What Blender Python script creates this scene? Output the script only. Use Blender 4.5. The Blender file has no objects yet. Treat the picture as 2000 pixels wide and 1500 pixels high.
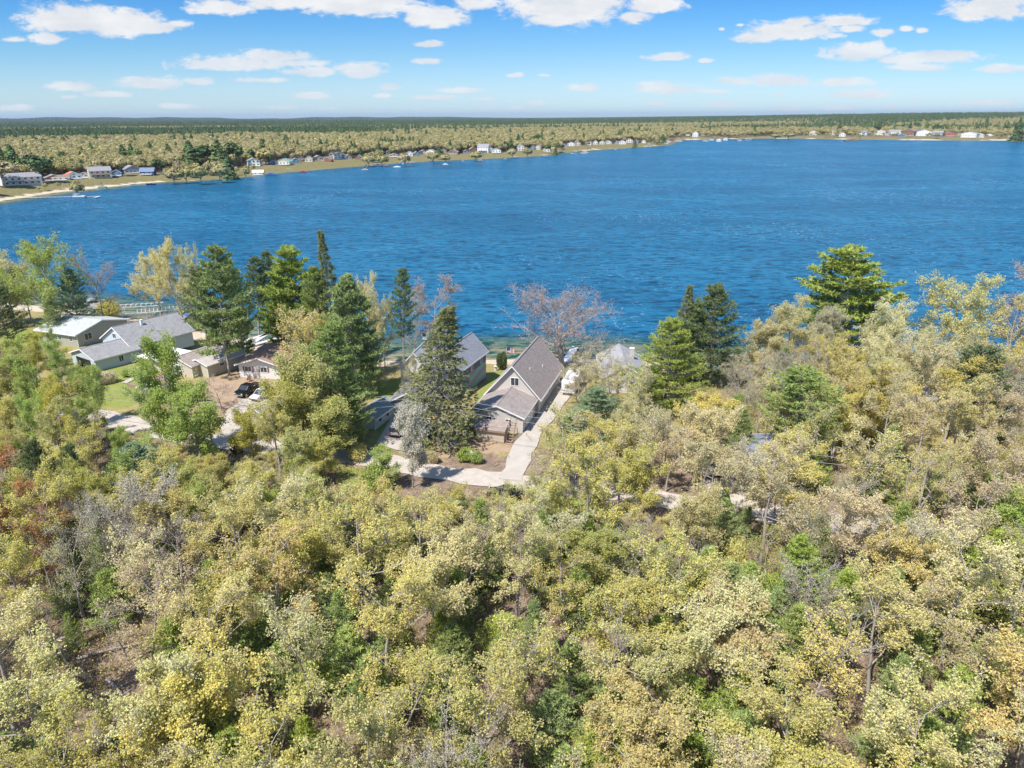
import bpy, math, random
import numpy as np
from math import radians, sin, cos, tan, atan, atan2, pi, sqrt
from mathutils import Vector, Matrix
sc = bpy.context.scene
COL = sc.collection
rng = np.random.default_rng(7)
random.seed(7)

# ------------------------------------------------------------------ camera
F = 1400.0; H = 48.0; TH = atan(522 / F)
_fwd = np.array([0, cos(TH), -sin(TH)]); _r0 = np.array([1.0, 0, 0]); _u0 = np.cross(_r0, _fwd)
_a = atan(-10 / 2000.0) * -1
RIGHT = _r0 * cos(_a) - _u0 * sin(_a); UP = np.cross(RIGHT, _fwd)
cam = bpy.data.cameras.new('camera'); co = bpy.data.objects.new('camera', cam); COL.objects.link(co)
co.matrix_world = Matrix(((RIGHT[0], UP[0], -_fwd[0], 0), (RIGHT[1], UP[1], -_fwd[1], 0), (RIGHT[2], UP[2], -_fwd[2], H), (0, 0, 0, 1)))
cam.sensor_width = 36; cam.lens = 36 * F / 2000; cam.clip_start = 0.5; cam.clip_end = 60000
sc.camera = co
def ray(px, py): return _fwd * F + RIGHT * (px - 1000) - UP * (py - 750)
def G(px, py, z=0.0):
    d = ray(px, py); t = (z - H) / d[2]
    return np.array([d[0] * t, d[1] * t, z])
def P(p):
    v = np.array(p, float) - [0, 0, H]; k = v @ _fwd
    return (1000 + F * (v @ RIGHT) / k, 750 - F * (v @ UP) / k, k)

# ------------------------------------------------------------------ light
SUN_EL = radians(58); SUN = np.array([-0.60, -0.72, 0]); SUN = SUN / np.linalg.norm(SUN) * cos(SUN_EL); SUN[2] = sin(SUN_EL)
sl = bpy.data.lights.new('sun', 'SUN'); sl.energy = 4.4; sl.angle = radians(0.53); sl.color = (1.0, 0.955, 0.89)
so = bpy.data.objects.new('sun', sl); COL.objects.link(so)
so.rotation_euler = Vector(SUN).to_track_quat('Z', 'Y').to_euler()
sc.view_settings.view_transform = 'Standard'; sc.view_settings.look = 'None'
sc.view_settings.exposure = 0.6; sc.view_settings.gamma = 1.0
cy = sc.cycles
cy.max_bounces = 5; cy.diffuse_bounces = 2; cy.glossy_bounces = 2; cy.transmission_bounces = 3; cy.volume_bounces = 0
cy.transparent_max_bounces = 8; cy.use_adaptive_sampling = True; cy.adaptive_threshold = 0.02
cy.use_denoising = True; cy.caustics_reflective = False; cy.caustics_refractive = False
cy.sample_clamp_indirect = 4
sc.render.film_transparent = False
try: cy.denoising_prefilter = 'ACCURATE'
except Exception: pass

w = bpy.data.worlds.new("World"); sc.world = w; w.use_nodes = True
nt = w.node_tree; N = nt.nodes; L = nt.links
for n in list(N): N.remove(n)
def node(tree, t, **k):
    n = tree.nodes.new(t)
    for a, b in k.items(): setattr(n, a, b)
    return n
out = node(nt, 'ShaderNodeOutputWorld'); bg = node(nt, 'ShaderNodeBackground')
SKYS = 0.08
bg.inputs['Strength'].default_value = SKYS
L.new(bg.outputs[0], out.inputs[0])
sky = node(nt, 'ShaderNodeTexSky', sky_type='NISHITA', sun_disc=False, sun_elevation=SUN_EL, sun_rotation=atan2(SUN[0], SUN[1]),
           air_density=1.0, dust_density=0.35, ozone_density=3.0, altitude=200)
tc = node(nt, 'ShaderNodeTexCoord'); sep = node(nt, 'ShaderNodeSeparateXYZ'); L.new(tc.outputs['Generated'], sep.inputs[0])
def mth(tree, op, a, b=None, clamp=False):
    n = node(tree, 'ShaderNodeMath', operation=op); n.use_clamp = clamp
    for i, v in enumerate((a, b)):
        if v is None: continue
        if isinstance(v, (int, float)): n.inputs[i].default_value = v
        else: tree.links.new(v, n.inputs[i])
    return n.outputs[0]
ymax = mth(nt, 'MAXIMUM', sep.outputs['Y'], 0.02)
uu = mth(nt, 'DIVIDE', mth(nt, 'MULTIPLY', sep.outputs['X'], F), ymax)
vv = mth(nt, 'DIVIDE', mth(nt, 'MULTIPLY', sep.outputs['Z'], F), ymax)
cv = node(nt, 'ShaderNodeCombineXYZ')
for i, s in enumerate((uu, vv, vv)): L.new(s, cv.inputs[i])
# clouds: (px, py, half width, height above, height below, strength)
CL = [(150,46,90,34,16,1),(230,52,85,26,14,1),(300,56,50,12,9,1),(348,47,24,8,6,.75),(95,76,30,12,9,.95),(25,78,28,7,5,.6),
 (432,16,54,14,11,1),(560,4,84,14,12,1),(705,10,108,20,17,1),(850,34,56,18,14,1),(922,8,40,11,9,.9),
 (1108,4,98,36,34,1.05),(1092,34,54,13,14,1),(1275,12,50,16,10,1),(1240,34,32,10,12,.9),(840,87,30,8,5,.85),(835,120,36,8,6,.6),
 (455,126,116,16,11,.85),(530,112,72,14,10,.9),(570,124,74,8,6,.8),(610,140,60,10,9,.8),(706,143,44,18,8,1),(680,132,34,9,6,.9),
 (300,166,66,14,8,.85),(270,158,40,8,6,.85),(385,160,34,9,7,.8),(508,157,64,6,5,.7),(147,170,52,10,7,.85),(133,190,24,5,4,.7),(213,185,46,7,5,.8),
 (28,212,46,8,5,.85),(761,171,22,8,5,.9),(747,187,20,5,4,.75),(611,189,36,8,5,.9),(360,208,58,5,5,.7),(545,210,58,5,4,.6),(330,207,26,7,4,.6),
 (905,177,50,6,5,.75),(850,191,60,7,5,.65),(945,193,30,4,4,.55),(645,212,24,4,3,.5),(950,212,22,4,3,.5),(815,213,16,4,3,.5),(1005,148,20,5,4,.6),
 (1545,62,76,16,12,1),(1480,74,46,10,8,.9),(1560,45,34,10,8,.9),(1650,42,58,12,8,.9),(1664,56,26,7,6,.9),(1722,64,26,9,7,.75),(1632,70,20,6,5,.7),
 (1672,106,56,16,10,1),(1702,94,24,12,10,1),(1775,116,64,10,8,.9),(1830,112,74,12,10,1),(1790,132,58,8,6,.9),(1935,20,76,22,14,1),(1935,4,40,12,12,1),
 (1962,136,50,8,5,.9),(1305,112,38,9,6,.9),(1378,119,18,5,4,.8),(1435,160,44,10,6,.75),(1525,160,60,14,8,.9),(1645,161,70,9,8,.8),(1680,185,70,11,9,.8),
 (1297,176,64,15,8,.9),(1400,179,26,5,4,.6),(1145,172,34,8,6,.8),(1405,204,30,9,5,.85),(1285,202,24,6,4,.75),(1537,211,30,8,5,.75),(1640,211,42,6,4,.7),
 (1932,202,64,10,5,.7),(1736,210,16,5,4,.6),(1052,201,20,5,4,.7),(1010,210,16,6,4,.7),(1789,194,18,5,3,.4),(1522,186,16,6,4,.5),(1800,60,12,6,5,.7),(1770,57,16,6,5,.6),
 (1010,146,16,5,4,.7),(1062,147,16,4,3,.6),(1410,57,8,5,4,.6),(1445,49,12,5,4,.4)]
mini = None
for (px, py, hw, ht, hb, st) in CL:
    d = ray(px, py); u0 = d[0] / d[1] * F; v0 = d[2] / d[1] * F
    m = node(nt, 'ShaderNodeVectorMath', operation='MULTIPLY_ADD'); L.new(cv.outputs[0], m.inputs[0])
    m.inputs[1].default_value = (1 / hw, 1 / ht, -1 / hb); m.inputs[2].default_value = (-u0 / hw, -v0 / ht, v0 / hb)
    x = node(nt, 'ShaderNodeVectorMath', operation='MAXIMUM'); L.new(m.outputs[0], x.inputs[0]); x.inputs[1].default_value = (-1e6, 0, 0)
    l = node(nt, 'ShaderNodeVectorMath', operation='LENGTH'); L.new(x.outputs[0], l.inputs[0])
    o = mth(nt, 'ADD', l.outputs['Value'], (1 - st) * 0.9)
    mini = o if mini is None else mth(nt, 'MINIMUM', mini, o)
def noise(tree, vec, scale, detail=4, rough=0.55, dist=0.0, out='Fac'):
    n = node(tree, 'ShaderNodeTexNoise'); n.inputs['Scale'].default_value = scale; n.inputs['Detail'].default_value = detail
    n.inputs['Roughness'].default_value = rough; n.inputs['Distortion'].default_value = dist
    if vec is not None: tree.links.new(vec, n.inputs['Vector'])
    return n.outputs[out]
mp = node(nt, 'ShaderNodeMapping'); mp.inputs['Scale'].default_value = (0.028, 0.062, 0.0); L.new(cv.outputs[0], mp.inputs[0])
nz = noise(nt, mp.outputs[0], 1.0, 8, 0.68, 0.35)
mp2 = node(nt, 'ShaderNodeMapping'); mp2.inputs['Scale'].default_value = (0.011, 0.03, 0.0); L.new(cv.outputs[0], mp2.inputs[0])
nz2 = noise(nt, mp2.outputs[0], 1.0, 4, 0.6)
dd = mth(nt, 'ADD', mini, mth(nt, 'MULTIPLY', mth(nt, 'SUBTRACT', nz, 0.5), 2.0))
dd = mth(nt, 'ADD', dd, mth(nt, 'MULTIPLY', mth(nt, 'SUBTRACT', nz2, 0.5), 0.9))
mr = node(nt, 'ShaderNodeMapRange', interpolation_type='SMOOTHSTEP'); L.new(dd, mr.inputs[0])
mr.inputs[1].default_value = 1.30; mr.inputs[2].default_value = 0.66; mr.inputs[3].default_value = 0; mr.inputs[4].default_value = 1
front = mth(nt, 'GREATER_THAN', sep.outputs['Y'], 0.1)
# elevation fade: low clouds lose themselves in the air
el = node(nt, 'ShaderNodeMapRange'); L.new(vv, el.inputs[0]); el.inputs[1].default_value = 0; el.inputs[2].default_value = 150; el.inputs[3].default_value = 0.66; el.inputs[4].default_value = 1.0
fac = mth(nt, 'MULTIPLY', mth(nt, 'MULTIPLY', mr.outputs[0], front), el.outputs[0])
cc = node(nt, 'ShaderNodeMapRange'); L.new(nz2, cc.inputs[0]); cc.inputs[1].default_value = 0.35; cc.inputs[2].default_value = 0.65
cm = node(nt, 'ShaderNodeMix', data_type='RGBA'); L.new(cc.outputs[0], cm.inputs[0])
CW = 0.62 / SKYS
cm.inputs[6].default_value = (CW * 0.97, CW * 0.985, CW * 1.0, 1); cm.inputs[7].default_value = (CW * 0.80, CW * 0.84, CW * 0.90, 1)
hsv = node(nt, 'ShaderNodeHueSaturation'); L.new(sky.outputs[0], hsv.inputs['Color']); hsv.inputs['Saturation'].default_value = 1.12; hsv.inputs['Value'].default_value = 1.0
tr_ = node(nt, 'ShaderNodeValToRGB'); e = tr_.color_ramp.elements   # air tint by elevation (milky low down, deep blue higher, brightened overhead to fill shadows)
while len(e) < 6: e.new(.5)
for i, (p_, c_) in enumerate([(0, (.56,.73,1.0)), (.09, (.52,.67,.88)), (.19, (.38,.59,.80)), (.29, (.25,.52,.79)), (.42, (.14,.42,.74)), (1, (.80,.90,1.0))]): e[i].position = p_; e[i].color = (*c_, 1)
evv = node(nt, 'ShaderNodeMapRange'); L.new(vv, evv.inputs[0]); evv.inputs[1].default_value = 0; evv.inputs[2].default_value = 560; L.new(evv.outputs[0], tr_.inputs[0])
tm_ = node(nt, 'ShaderNodeVectorMath', operation='MULTIPLY'); L.new(sky.outputs[0], tm_.inputs[0]); L.new(tr_.outputs[0], tm_.inputs[1])
ts_ = node(nt, 'ShaderNodeVectorMath', operation='SCALE'); L.new(tm_.outputs[0], ts_.inputs[0]); ts_.inputs['Scale'].default_value = 1.5
mx = node(nt, 'ShaderNodeMix', data_type='RGBA'); L.new(fac, mx.inputs[0]); L.new(ts_.outputs[0], mx.inputs[6]); L.new(cm.outputs[2], mx.inputs[7])
L.new(mx.outputs[2], bg.inputs['Color'])

# ------------------------------------------------------------------ helpers
def tag(o, label=None, cat=None, group=None, kind=None):
    if label: o['label'] = label
    if cat: o['category'] = cat
    if group: o['group'] = group
    if kind: o['kind'] = kind
    return o
def empty(name, loc, rz=0.0, label=None, cat=None, group=None):
    o = bpy.data.objects.new(name, None); COL.objects.link(o); o.location = Vector(loc); o.rotation_euler = (0, 0, rz)
    o.empty_display_size = 0.5
    return tag(o, label, cat, group)
def link(name, me, parent=None, mat=None, loc=None):
    o = bpy.data.objects.new(name, me); COL.objects.link(o)
    if parent: o.parent = parent
    if mat and not me.materials: me.materials.append(mat)
    if loc is not None: o.location = Vector(loc)
    return o
def np_mesh(name, verts, faces_list, attrs=None):
    """faces_list: list of int arrays (M,k)."""
    me = bpy.data.meshes.new(name)
    verts = np.asarray(verts, np.float32)
    me.vertices.add(len(verts)); me.vertices.foreach_set('co', verts.ravel())
    loops = np.concatenate([f.ravel() for f in faces_list]).astype(np.int32)
    tot = np.concatenate([np.full(len(f), f.shape[1]) for f in faces_list]).astype(np.int32)
    st = np.concatenate([[0], np.cumsum(tot)[:-1]]).astype(np.int32)
    me.loops.add(len(loops)); me.loops.foreach_set('vertex_index', loops)
    me.polygons.add(len(tot)); me.polygons.foreach_set('loop_start', st)
    try: me.polygons.foreach_set('loop_total', tot)
    except Exception: pass
    for k, (dom, v) in (attrs or {}).items():
        a = me.attributes.new(k, 'FLOAT', dom); a.data.foreach_set('value', np.asarray(v, np.float32))
    me.update(calc_edges=True); me.validate(verbose=False)
    return me
class MB:
    def __init__(s): s.v = []; s.f = []
    def add(s, vs, fs):
        b = len(s.v); s.v += [tuple(map(float, v)) for v in vs]; s.f += [tuple(b + i for i in f) for f in fs]; return s
    def box(s, x0, x1, y0, y1, z0, z1):
        vs = [(x, y, z) for z in (z0, z1) for y in (y0, y1) for x in (x0, x1)]
        return s.add(vs, [(0, 2, 3, 1), (4, 5, 7, 6), (0, 1, 5, 4), (2, 6, 7, 3), (0, 4, 6, 2), (1, 3, 7, 5)])
    def prism(s, poly, d):
        """poly: list of 3D points (planar); d: extrusion vector"""
        n = len(poly); a = [Vector(p) for p in poly]; b = [p + Vector(d) for p in a]
        return s.add(a + b, [tuple(range(n))[::-1], tuple(range(n, 2 * n))] + [(i, (i + 1) % n, n + (i + 1) % n, n + i) for i in range(n)])
    def tube(s, pts, rad, n=6, cap=True):
        pts = [Vector(p) for p in pts]; rad = rad if isinstance(rad, (list, tuple)) else [rad] * len(pts); vs = []
        for i, p in enumerate(pts):
            t = (pts[min(i + 1, len(pts) - 1)] - pts[max(i - 1, 0)]).normalized()
            a = t.orthogonal().normalized(); b = t.cross(a)
            for k in range(n): vs.append(p + (a * cos(2 * pi * k / n) + b * sin(2 * pi * k / n)) * rad[i])
        fs = [(i * n + k, i * n + (k + 1) % n, (i + 1) * n + (k + 1) % n, (i + 1) * n + k) for i in range(len(pts) - 1) for k in range(n)]
        if cap: fs += [tuple(range(n))[::-1], tuple((len(pts) - 1) * n + k for k in range(n))]
        return s.add(vs, fs)
    def build(s, name, mat, parent=None, loc=None, bevel=0, smooth=False):
        me = bpy.data.meshes.new(name); me.from_pydata(s.v, [], s.f); me.update()
        if smooth:
            for p in me.polygons: p.use_smooth = True
        o = link(name, me, parent, mat, loc)
        if bevel:
            m = o.modifiers.new('bevel', 'BEVEL'); m.width = bevel; m.segments = 2; m.limit_method = 'ANGLE'
        return o

# ------------------------------------------------------------------ materials
MATS = {}
def newmat(name):
    m = bpy.data.materials.new(name); m.use_nodes = True; t = m.node_tree
    for n in list(t.nodes): t.nodes.remove(n)
    o = node(t, 'ShaderNodeOutputMaterial'); return m, t, o
def pbr(name, col, rough=0.7, var=0.12, scale=3.0, metal=0.0, bump=0.0, lap=None, spec=0.3, col2=None):
    """procedural surface: base colour varied by noise; lap = spacing of clapboard lines in metres (z)."""
    if name in MATS: return MATS[name]
    m, t, o = newmat(name); b = node(t, 'ShaderNodeBsdfPrincipled'); t.links.new(b.outputs[0], o.inputs[0])
    b.inputs['Roughness'].default_value = rough; b.inputs['Metallic'].default_value = metal
    b.inputs['Specular IOR Level'].default_value = spec
    c = node(t, 'ShaderNodeTexCoord'); n1 = noise(t, c.outputs['Object'], scale, 6, 0.65)
    mix = node(t, 'ShaderNodeMix', data_type='RGBA'); t.links.new(n1, mix.inputs[0])
    c2 = col2 or tuple(min(1, x * (1 + var)) for x in col)
    mix.inputs[6].default_value = (*[x * (1 - var) for x in col], 1); mix.inputs[7].default_value = (*c2, 1)
    colout = mix.outputs[2]; hgt = n1
    if lap:
        s = node(t, 'ShaderNodeSeparateXYZ'); t.links.new(c.outputs['Object'], s.inputs[0])
        fr = mth(t, 'FRACT', mth(t, 'DIVIDE', s.outputs['Z'], lap))
        dk = node(t, 'ShaderNodeMapRange'); t.links.new(fr, dk.inputs[0]); dk.inputs[1].default_value = 0; dk.inputs[2].default_value = 0.22; dk.inputs[3].default_value = 0.72; dk.inputs[4].default_value = 1
        mm = node(t, 'ShaderNodeMix', data_type='RGBA', blend_type='MULTIPLY'); mm.inputs[0].default_value = 1
        t.links.new(colout, mm.inputs[6]); t.links.new(dk.outputs[0], mm.inputs[7]); colout = mm.outputs[2]; hgt = fr
    t.links.new(colout, b.inputs['Base Color'])
    if bump:
        bp = node(t, 'ShaderNodeBump'); bp.inputs['Strength'].default_value = bump; bp.inputs['Distance'].default_value = 0.03
        t.links.new(hgt, bp.inputs['Height']); t.links.new(bp.outputs[0], b.inputs['Normal'])
    MATS[name] = m; return m
def shingle(name, col):
    if name in MATS: return MATS[name]
    m, t, o = newmat(name); b = node(t, 'ShaderNodeBsdfPrincipled'); t.links.new(b.outputs[0], o.inputs[0]); b.inputs['Roughness'].default_value = 0.9
    b.inputs['Specular IOR Level'].default_value = 0.2
    c = node(t, 'ShaderNodeTexCoord')
    mp = node(t, 'ShaderNodeMapping'); mp.inputs['Scale'].default_value = (1, 1, 3); t.links.new(c.outputs['Object'], mp.inputs[0])
    v = node(t, 'ShaderNodeTexVoronoi'); v.inputs['Scale'].default_value = 2.6; t.links.new(mp.outputs[0], v.inputs['Vector'])
    n1 = noise(t, c.outputs['Object'], 0.7, 5, 0.6)
    s = node(t, 'ShaderNodeSeparateXYZ'); t.links.new(v.outputs['Color'], s.inputs[0])
    st_n = noise(t, mapped(t, c.outputs['Object'], (.35, 1.6, .35)), 1.0, 4, .7)
    f = mth(t, 'ADD', mth(t, 'MULTIPLY', s.outputs['X'], 0.45), mth(t, 'ADD', mth(t, 'MULTIPLY', n1, 0.4), mth(t, 'MULTIPLY', st_n, .4))); f = mth(t, 'SUBTRACT', f, .08)
    mix = node(t, 'ShaderNodeMix', data_type='RGBA'); t.links.new(f, mix.inputs[0])
    mix.inputs[6].default_value = (*[x * 0.68 for x in col], 1); mix.inputs[7].default_value = (*[min(1, x * 1.3) for x in col], 1)
    t.links.new(mix.outputs[2], b.inputs['Base Color']); MATS[name] = m; return m
def glass():
    if 'glass' in MATS: return MATS['glass']
    m, t, o = newmat('window_glass'); b = node(t, 'ShaderNodeBsdfPrincipled'); t.links.new(b.outputs[0], o.inputs[0])
    b.inputs['Base Color'].default_value = (0.02, 0.03, 0.04, 1); b.inputs['Roughness'].default_value = 0.08; b.inputs['Specular IOR Level'].default_value = 0.8
    c = node(t, 'ShaderNodeTexCoord'); n1 = noise(t, c.outputs['Object'], 1.5, 2)
    mix = node(t, 'ShaderNodeMix', data_type='RGBA'); t.links.new(n1, mix.inputs[0]); mix.inputs[6].default_value = (0.01, 0.015, 0.02, 1); mix.inputs[7].default_value = (0.07, 0.08, 0.09, 1)
    t.links.new(mix.outputs[2], b.inputs['Base Color'])
    MATS['glass'] = m; return m
def leafmat(name, trans=0.25, objcol=True, cols=None, spread=0.28):
    """leaf surface: hue from the object's own colour, varied leaf clump by leaf clump ('v' on the faces)."""
    m, t, o = newmat(name)
    at = node(t, 'ShaderNodeAttribute', attribute_name='v'); oi = node(t, 'ShaderNodeObjectInfo')
    if objcol: base = oi.outputs['Color']
    else:
        cr = node(t, 'ShaderNodeValToRGB'); t.links.new(oi.outputs['Random'], cr.inputs[0]); e = cr.color_ramp.elements
        while len(e) < len(cols): e.new(0.5)
        for i, c in enumerate(cols): e[i].position = i / max(1, len(cols) - 1); e[i].color = (*c, 1)
        cr.color_ramp.interpolation = 'LINEAR'; base = cr.outputs[0]
    h = node(t, 'ShaderNodeHueSaturation'); t.links.new(base, h.inputs['Color'])
    mr = node(t, 'ShaderNodeMapRange'); t.links.new(at.outputs['Fac'], mr.inputs[0]); mr.inputs[3].default_value = 1 - spread; mr.inputs[4].default_value = 1 + spread
    t.links.new(mr.outputs[0], h.inputs['Value'])
    fr = mth(t, 'FRACT', mth(t, 'MULTIPLY', at.outputs['Fac'], 7.31))
    mr2 = node(t, 'ShaderNodeMapRange'); t.links.new(fr, mr2.inputs[0]); mr2.inputs[3].default_value = 0.475; mr2.inputs[4].default_value = 0.52
    t.links.new(mr2.outputs[0], h.inputs['Hue'])
    d = node(t, 'ShaderNodeBsdfDiffuse'); tr = node(t, 'ShaderNodeBsdfTranslucent'); ms = node(t, 'ShaderNodeMixShader'); ms.inputs[0].default_value = trans
    t.links.new(h.outputs[0], d.inputs['Color']); t.links.new(h.outputs[0], tr.inputs['Color']); t.links.new(d.outputs[0], ms.inputs[1]); t.links.new(tr.outputs[0], ms.inputs[2])
    t.links.new(ms.outputs[0], o.inputs[0]); return m
LEAF = leafmat('spring_leaves', 0.45); NEEDLE = leafmat('pine_needles', 0.15, spread=0.3)
BARK = pbr('bark', (0.37, 0.325, 0.30), 0.9, 0.35, 6, spec=0.1)
BARKD = pbr('dark_bark', (0.085, 0.065, 0.055), 0.9, 0.35, 6, spec=0.1)
BARKP = pbr('pale_bark', (0.34, 0.31, 0.29), 0.9, 0.25, 6, spec=0.1)

# ------------------------------------------------------------------ lake outline and terrain
WZ = -2.0
near_px = [(-900,500),(-500,545),(-200,570),(0,590),(120,602),(230,616),(350,640),(480,665),(620,690),(740,705),(850,704),(960,702),(1120,699),(1250,705),(1440,722),(1700,735),(2000,745),(2400,790),(3200,900)]
far_px = [(3600,300),(2500,281),(2200,276),(2000,274.5),(1850,274),(1760,273.5),(1700,272.5),(1640,272),(1560,270.5),(1500,270.5),(1420,271.5),(1350,273),(1316,274.5),(1308,279),(1298,284),(1260,286.5),(1220,289),(1180,291.5),(1140,294.5),(1100,298),(1065,303),(1020,306),(950,309.5),(890,312),(830,315),(760,319),(700,324),(650,328),(600,332),(540,337),(470,345),(420,349),(380,352.5),(330,354.5),(280,358),(225,364),(170,370),(110,376),(60,384),(0,393),(-150,415),(-350,440),(-900,470)]
LAKE = np.array([G(x, y, WZ)[:2] for x, y in near_px + far_px])
def inpoly(x, y, poly):
    x = np.asarray(x, float); y = np.asarray(y, float); ins = np.zeros(x.shape, bool); n = len(poly)
    for i in range(n):
        x1, y1 = poly[i][:2]; x2, y2 = poly[(i + 1) % n][:2]
        if y1 == y2: continue
        c = ((y1 > y) != (y2 > y)) & (x < (x2 - x1) * (y - y1) / (y2 - y1) + x1); ins ^= c
    return ins
def sdf(x, y, poly=LAKE):
    """positive on land, negative inside"""
    x = np.asarray(x, float); y = np.asarray(y, float); d = np.full(x.shape, 1e18); n = len(poly)
    for i in range(n):
        a = poly[i][:2]; b = poly[(i + 1) % n][:2]; ab = b - a; t = np.clip(((x - a[0]) * ab[0] + (y - a[1]) * ab[1]) / (ab @ ab + 1e-9), 0, 1)
        d = np.minimum(d, (x - a[0] - t * ab[0]) ** 2 + (y - a[1] - t * ab[1]) ** 2)
    d = np.sqrt(d); return np.where(inpoly(x, y, poly), -d, d)
def sm(x, a, b):
    t = np.clip((x - a) / (b - a), 0, 1); return t * t * (3 - 2 * t)
def lump(x, y, s, seed=0):
    x = np.asarray(x, float) / s; y = np.asarray(y, float) / s; k = seed * 1.7
    return (np.sin(x * 1.3 + 1.7 * np.sin(y * 0.9 + k) + k) + np.sin(y * 1.7 + 1.3 * np.sin(x * 1.1 - k) + 2 * k) + 0.6 * np.sin(x * 2.9 - y * 2.3 + k) + 0.4 * np.sin(x * 5.3 + y * 4.1 + 3 * k)) / 3.0
def terrain(x, y):
    x = np.asarray(x, float); y = np.asarray(y, float); d = sdf(x, y); r = np.hypot(x, y)
    h = np.where(d < 0, WZ + np.maximum(d * 0.12, -3.0), WZ + 0.06 * np.minimum(d, 8))
    top = 0.0 + 2.2 * sm(r, 300, 420)
    h = h + np.where(d > 0, (top - WZ - 0.48) * sm(d, 6, 26 + 10 * sm(r, 300, 500)), 0)
    h = h + np.where(d > 20, 0.25 * lump(x, y, 9) * sm(d, 20, 40), 0) * (r < 2500)
    az = np.arctan2(x, y)
    h = h + 34 * sm(r, 2400, 5600) * sm(az, 0.0, 0.55)
    h = h + (36 + 34 * lump(az * 100, az * 30, 6, 2)) * sm(r, 9000, 13500) * sm(-az, -0.05, 0.25)
    h = h + (4 * lump(x, y, 900, 3) + 6) * sm(r, 3500, 7000)
    return h
def Z(x, y): return float(terrain(np.array([x]), np.array([y]))[0])
def GT(px, py):
    z = 0.0
    for _ in range(5):
        g = G(px, py, z); z = Z(g[0], g[1])
    return np.array([g[0], g[1], z])

def polar(rs, a0, a1, na):
    A = np.linspace(a0, a1, na); R, AA = np.meshgrid(rs, A, indexing='ij')
    x = (R * np.sin(AA)).ravel(); y = (R * np.cos(AA)).ravel(); nr = len(rs)
    i, j = np.meshgrid(np.arange(nr - 1), np.arange(na - 1), indexing='ij'); b = (i * na + j).ravel()
    return x, y, np.stack([b, b + 1, b + na + 1, b + na], 1)[:, ::-1]
rs = np.concatenate([np.arange(2, 24, 6), np.arange(26, 215, 1.1), np.geomspace(216, 900, 150), np.geomspace(910, 2200, 110), np.geomspace(2300, 30000, 50)])
gx, gy, gf = polar(rs, radians(-78), radians(78), 300)
gz = terrain(gx, gy); gd = sdf(gx, gy); gr = np.hypot(gx, gy)
# ground zones drawn as polygons on the photo's ground
def zone(polys, soft=1.5):
    o = np.zeros(len(gx)); m = gr < 260
    for p in polys:
        q = np.array([G(x, y)[:2] for x, y in p]); s = -sdf(gx[m], gy[m], q); o[m] = np.maximum(o[m], 1 - sm(-s * -1, -soft, 0) if False else sm(-s * -1, -soft, soft))
    return o
def zone2(polys, soft=1.2):
    o = np.zeros(len(gx)); m = gr < 260
    for p in polys:
        q = np.array([G(x, y)[:2] for x, y in p]); s = sdf(gx[m], gy[m], q); o[m] = np.maximum(o[m], 1 - sm(s, -soft, soft))
    return o
lawn = zone2([[(150,745),(190,726),(262,712),(300,706),(335,712),(345,745),(300,775),(240,800),(170,790)],[(0,690),(0,640),(60,640),(110,680),(60,720)],
              [(925,790),(950,738),(955,712),(985,712),(985,735),(945,790)],[(660,905),(735,905),(740,960),(660,965)],[(720,870),(735,850),(745,815),(770,800),(768,820),(735,872)],
              [(590,860),(660,850),(680,875),(640,880)],[(730,800),(740,745),(780,730),(800,745),(770,790)]])
dirt = zone2([[(395,745),(470,720),(540,745),(560,800),(500,850),(440,850),(430,800)],[(840,890),(850,845),(930,845),(1010,850),(1000,880),(900,888)],[(660,905),(735,880),(760,880),(770,905),(700,915)]])
sandv = np.where(gd > -3, 1 - sm(gd, 4 + 2 * lump(gx, gy, 14, 4) + 2 * sm(gr, 250, 400), 6 + 3 * lump(gx, gy, 14, 4) + 4 * sm(gr, 250, 400)), 1)
farsand = np.maximum(0, lump(gx, gy, 45, 9)) * (gr > 350) * (1 - sm(gd, 10, 32)); sandv = np.maximum(sandv, farsand)
yard = (1 - sm(gd, 40, 62)) * sm(gy, 88, 98) + (gr > 350) * (1 - sm(gd, 8, 30)) * (.3 + .55 * (lump(gx, gy, 24, 12) > .1))
yard = np.clip(yard, 0, 1)
me = np_mesh('ground', np.stack([gx, gy, gz], 1), [gf], {'lawn': ('POINT', lawn), 'dirt': ('POINT', dirt), 'sand': ('POINT', np.where(gr > 300, sandv * sm(lump(gx, gy, 38, 9) + .45 * sm(-gx, 150, 300) + .25 - .85 * sm(gx / gy, -.42, -.38) * (1 - sm(gx / gy, -.06, -.03)), 0, .35), sandv)), 'yard': ('POINT', yard), 'away': ('POINT', sm(gr, 260, 520)), 'far': ('POINT', sm(gr, 260, 500) * .75 * (1 - yard) + .25 * sm(gr, 1500, 4500))})
for p in me.polygons: p.use_smooth = True
m, t, o = newmat('ground_cover'); b = node(t, 'ShaderNodeBsdfPrincipled'); t.links.new(b.outputs[0], o.inputs[0]); b.inputs['Roughness'].default_value = 0.95; b.inputs['Specular IOR Level'].default_value = 0.1
tcg = node(t, 'ShaderNodeTexCoord'); ob = tcg.outputs['Object']
nA = noise(t, ob, 0.35, 8, 0.7); nB = noise(t, ob, 2.5, 6, 0.7); nC = noise(t, ob, 0.08, 5, 0.6)
def ramp(tree, f, stops):
    r = node(tree, 'ShaderNodeValToRGB'); tree.links.new(f, r.inputs[0]); e = r.color_ramp.elements
    while len(e) < len(stops): e.new(0.5)
    for i, (p, c) in enumerate(stops): e[i].position = p; e[i].color = (*c, 1)
    return r.outputs[0]
def mixc(tree, f, a, bb):
    n = node(tree, 'ShaderNodeMix', data_type='RGBA'); tree.links.new(f, n.inputs[0]); tree.links.new(a, n.inputs[6]); tree.links.new(bb, n.inputs[7]); return n.outputs[2]
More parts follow.
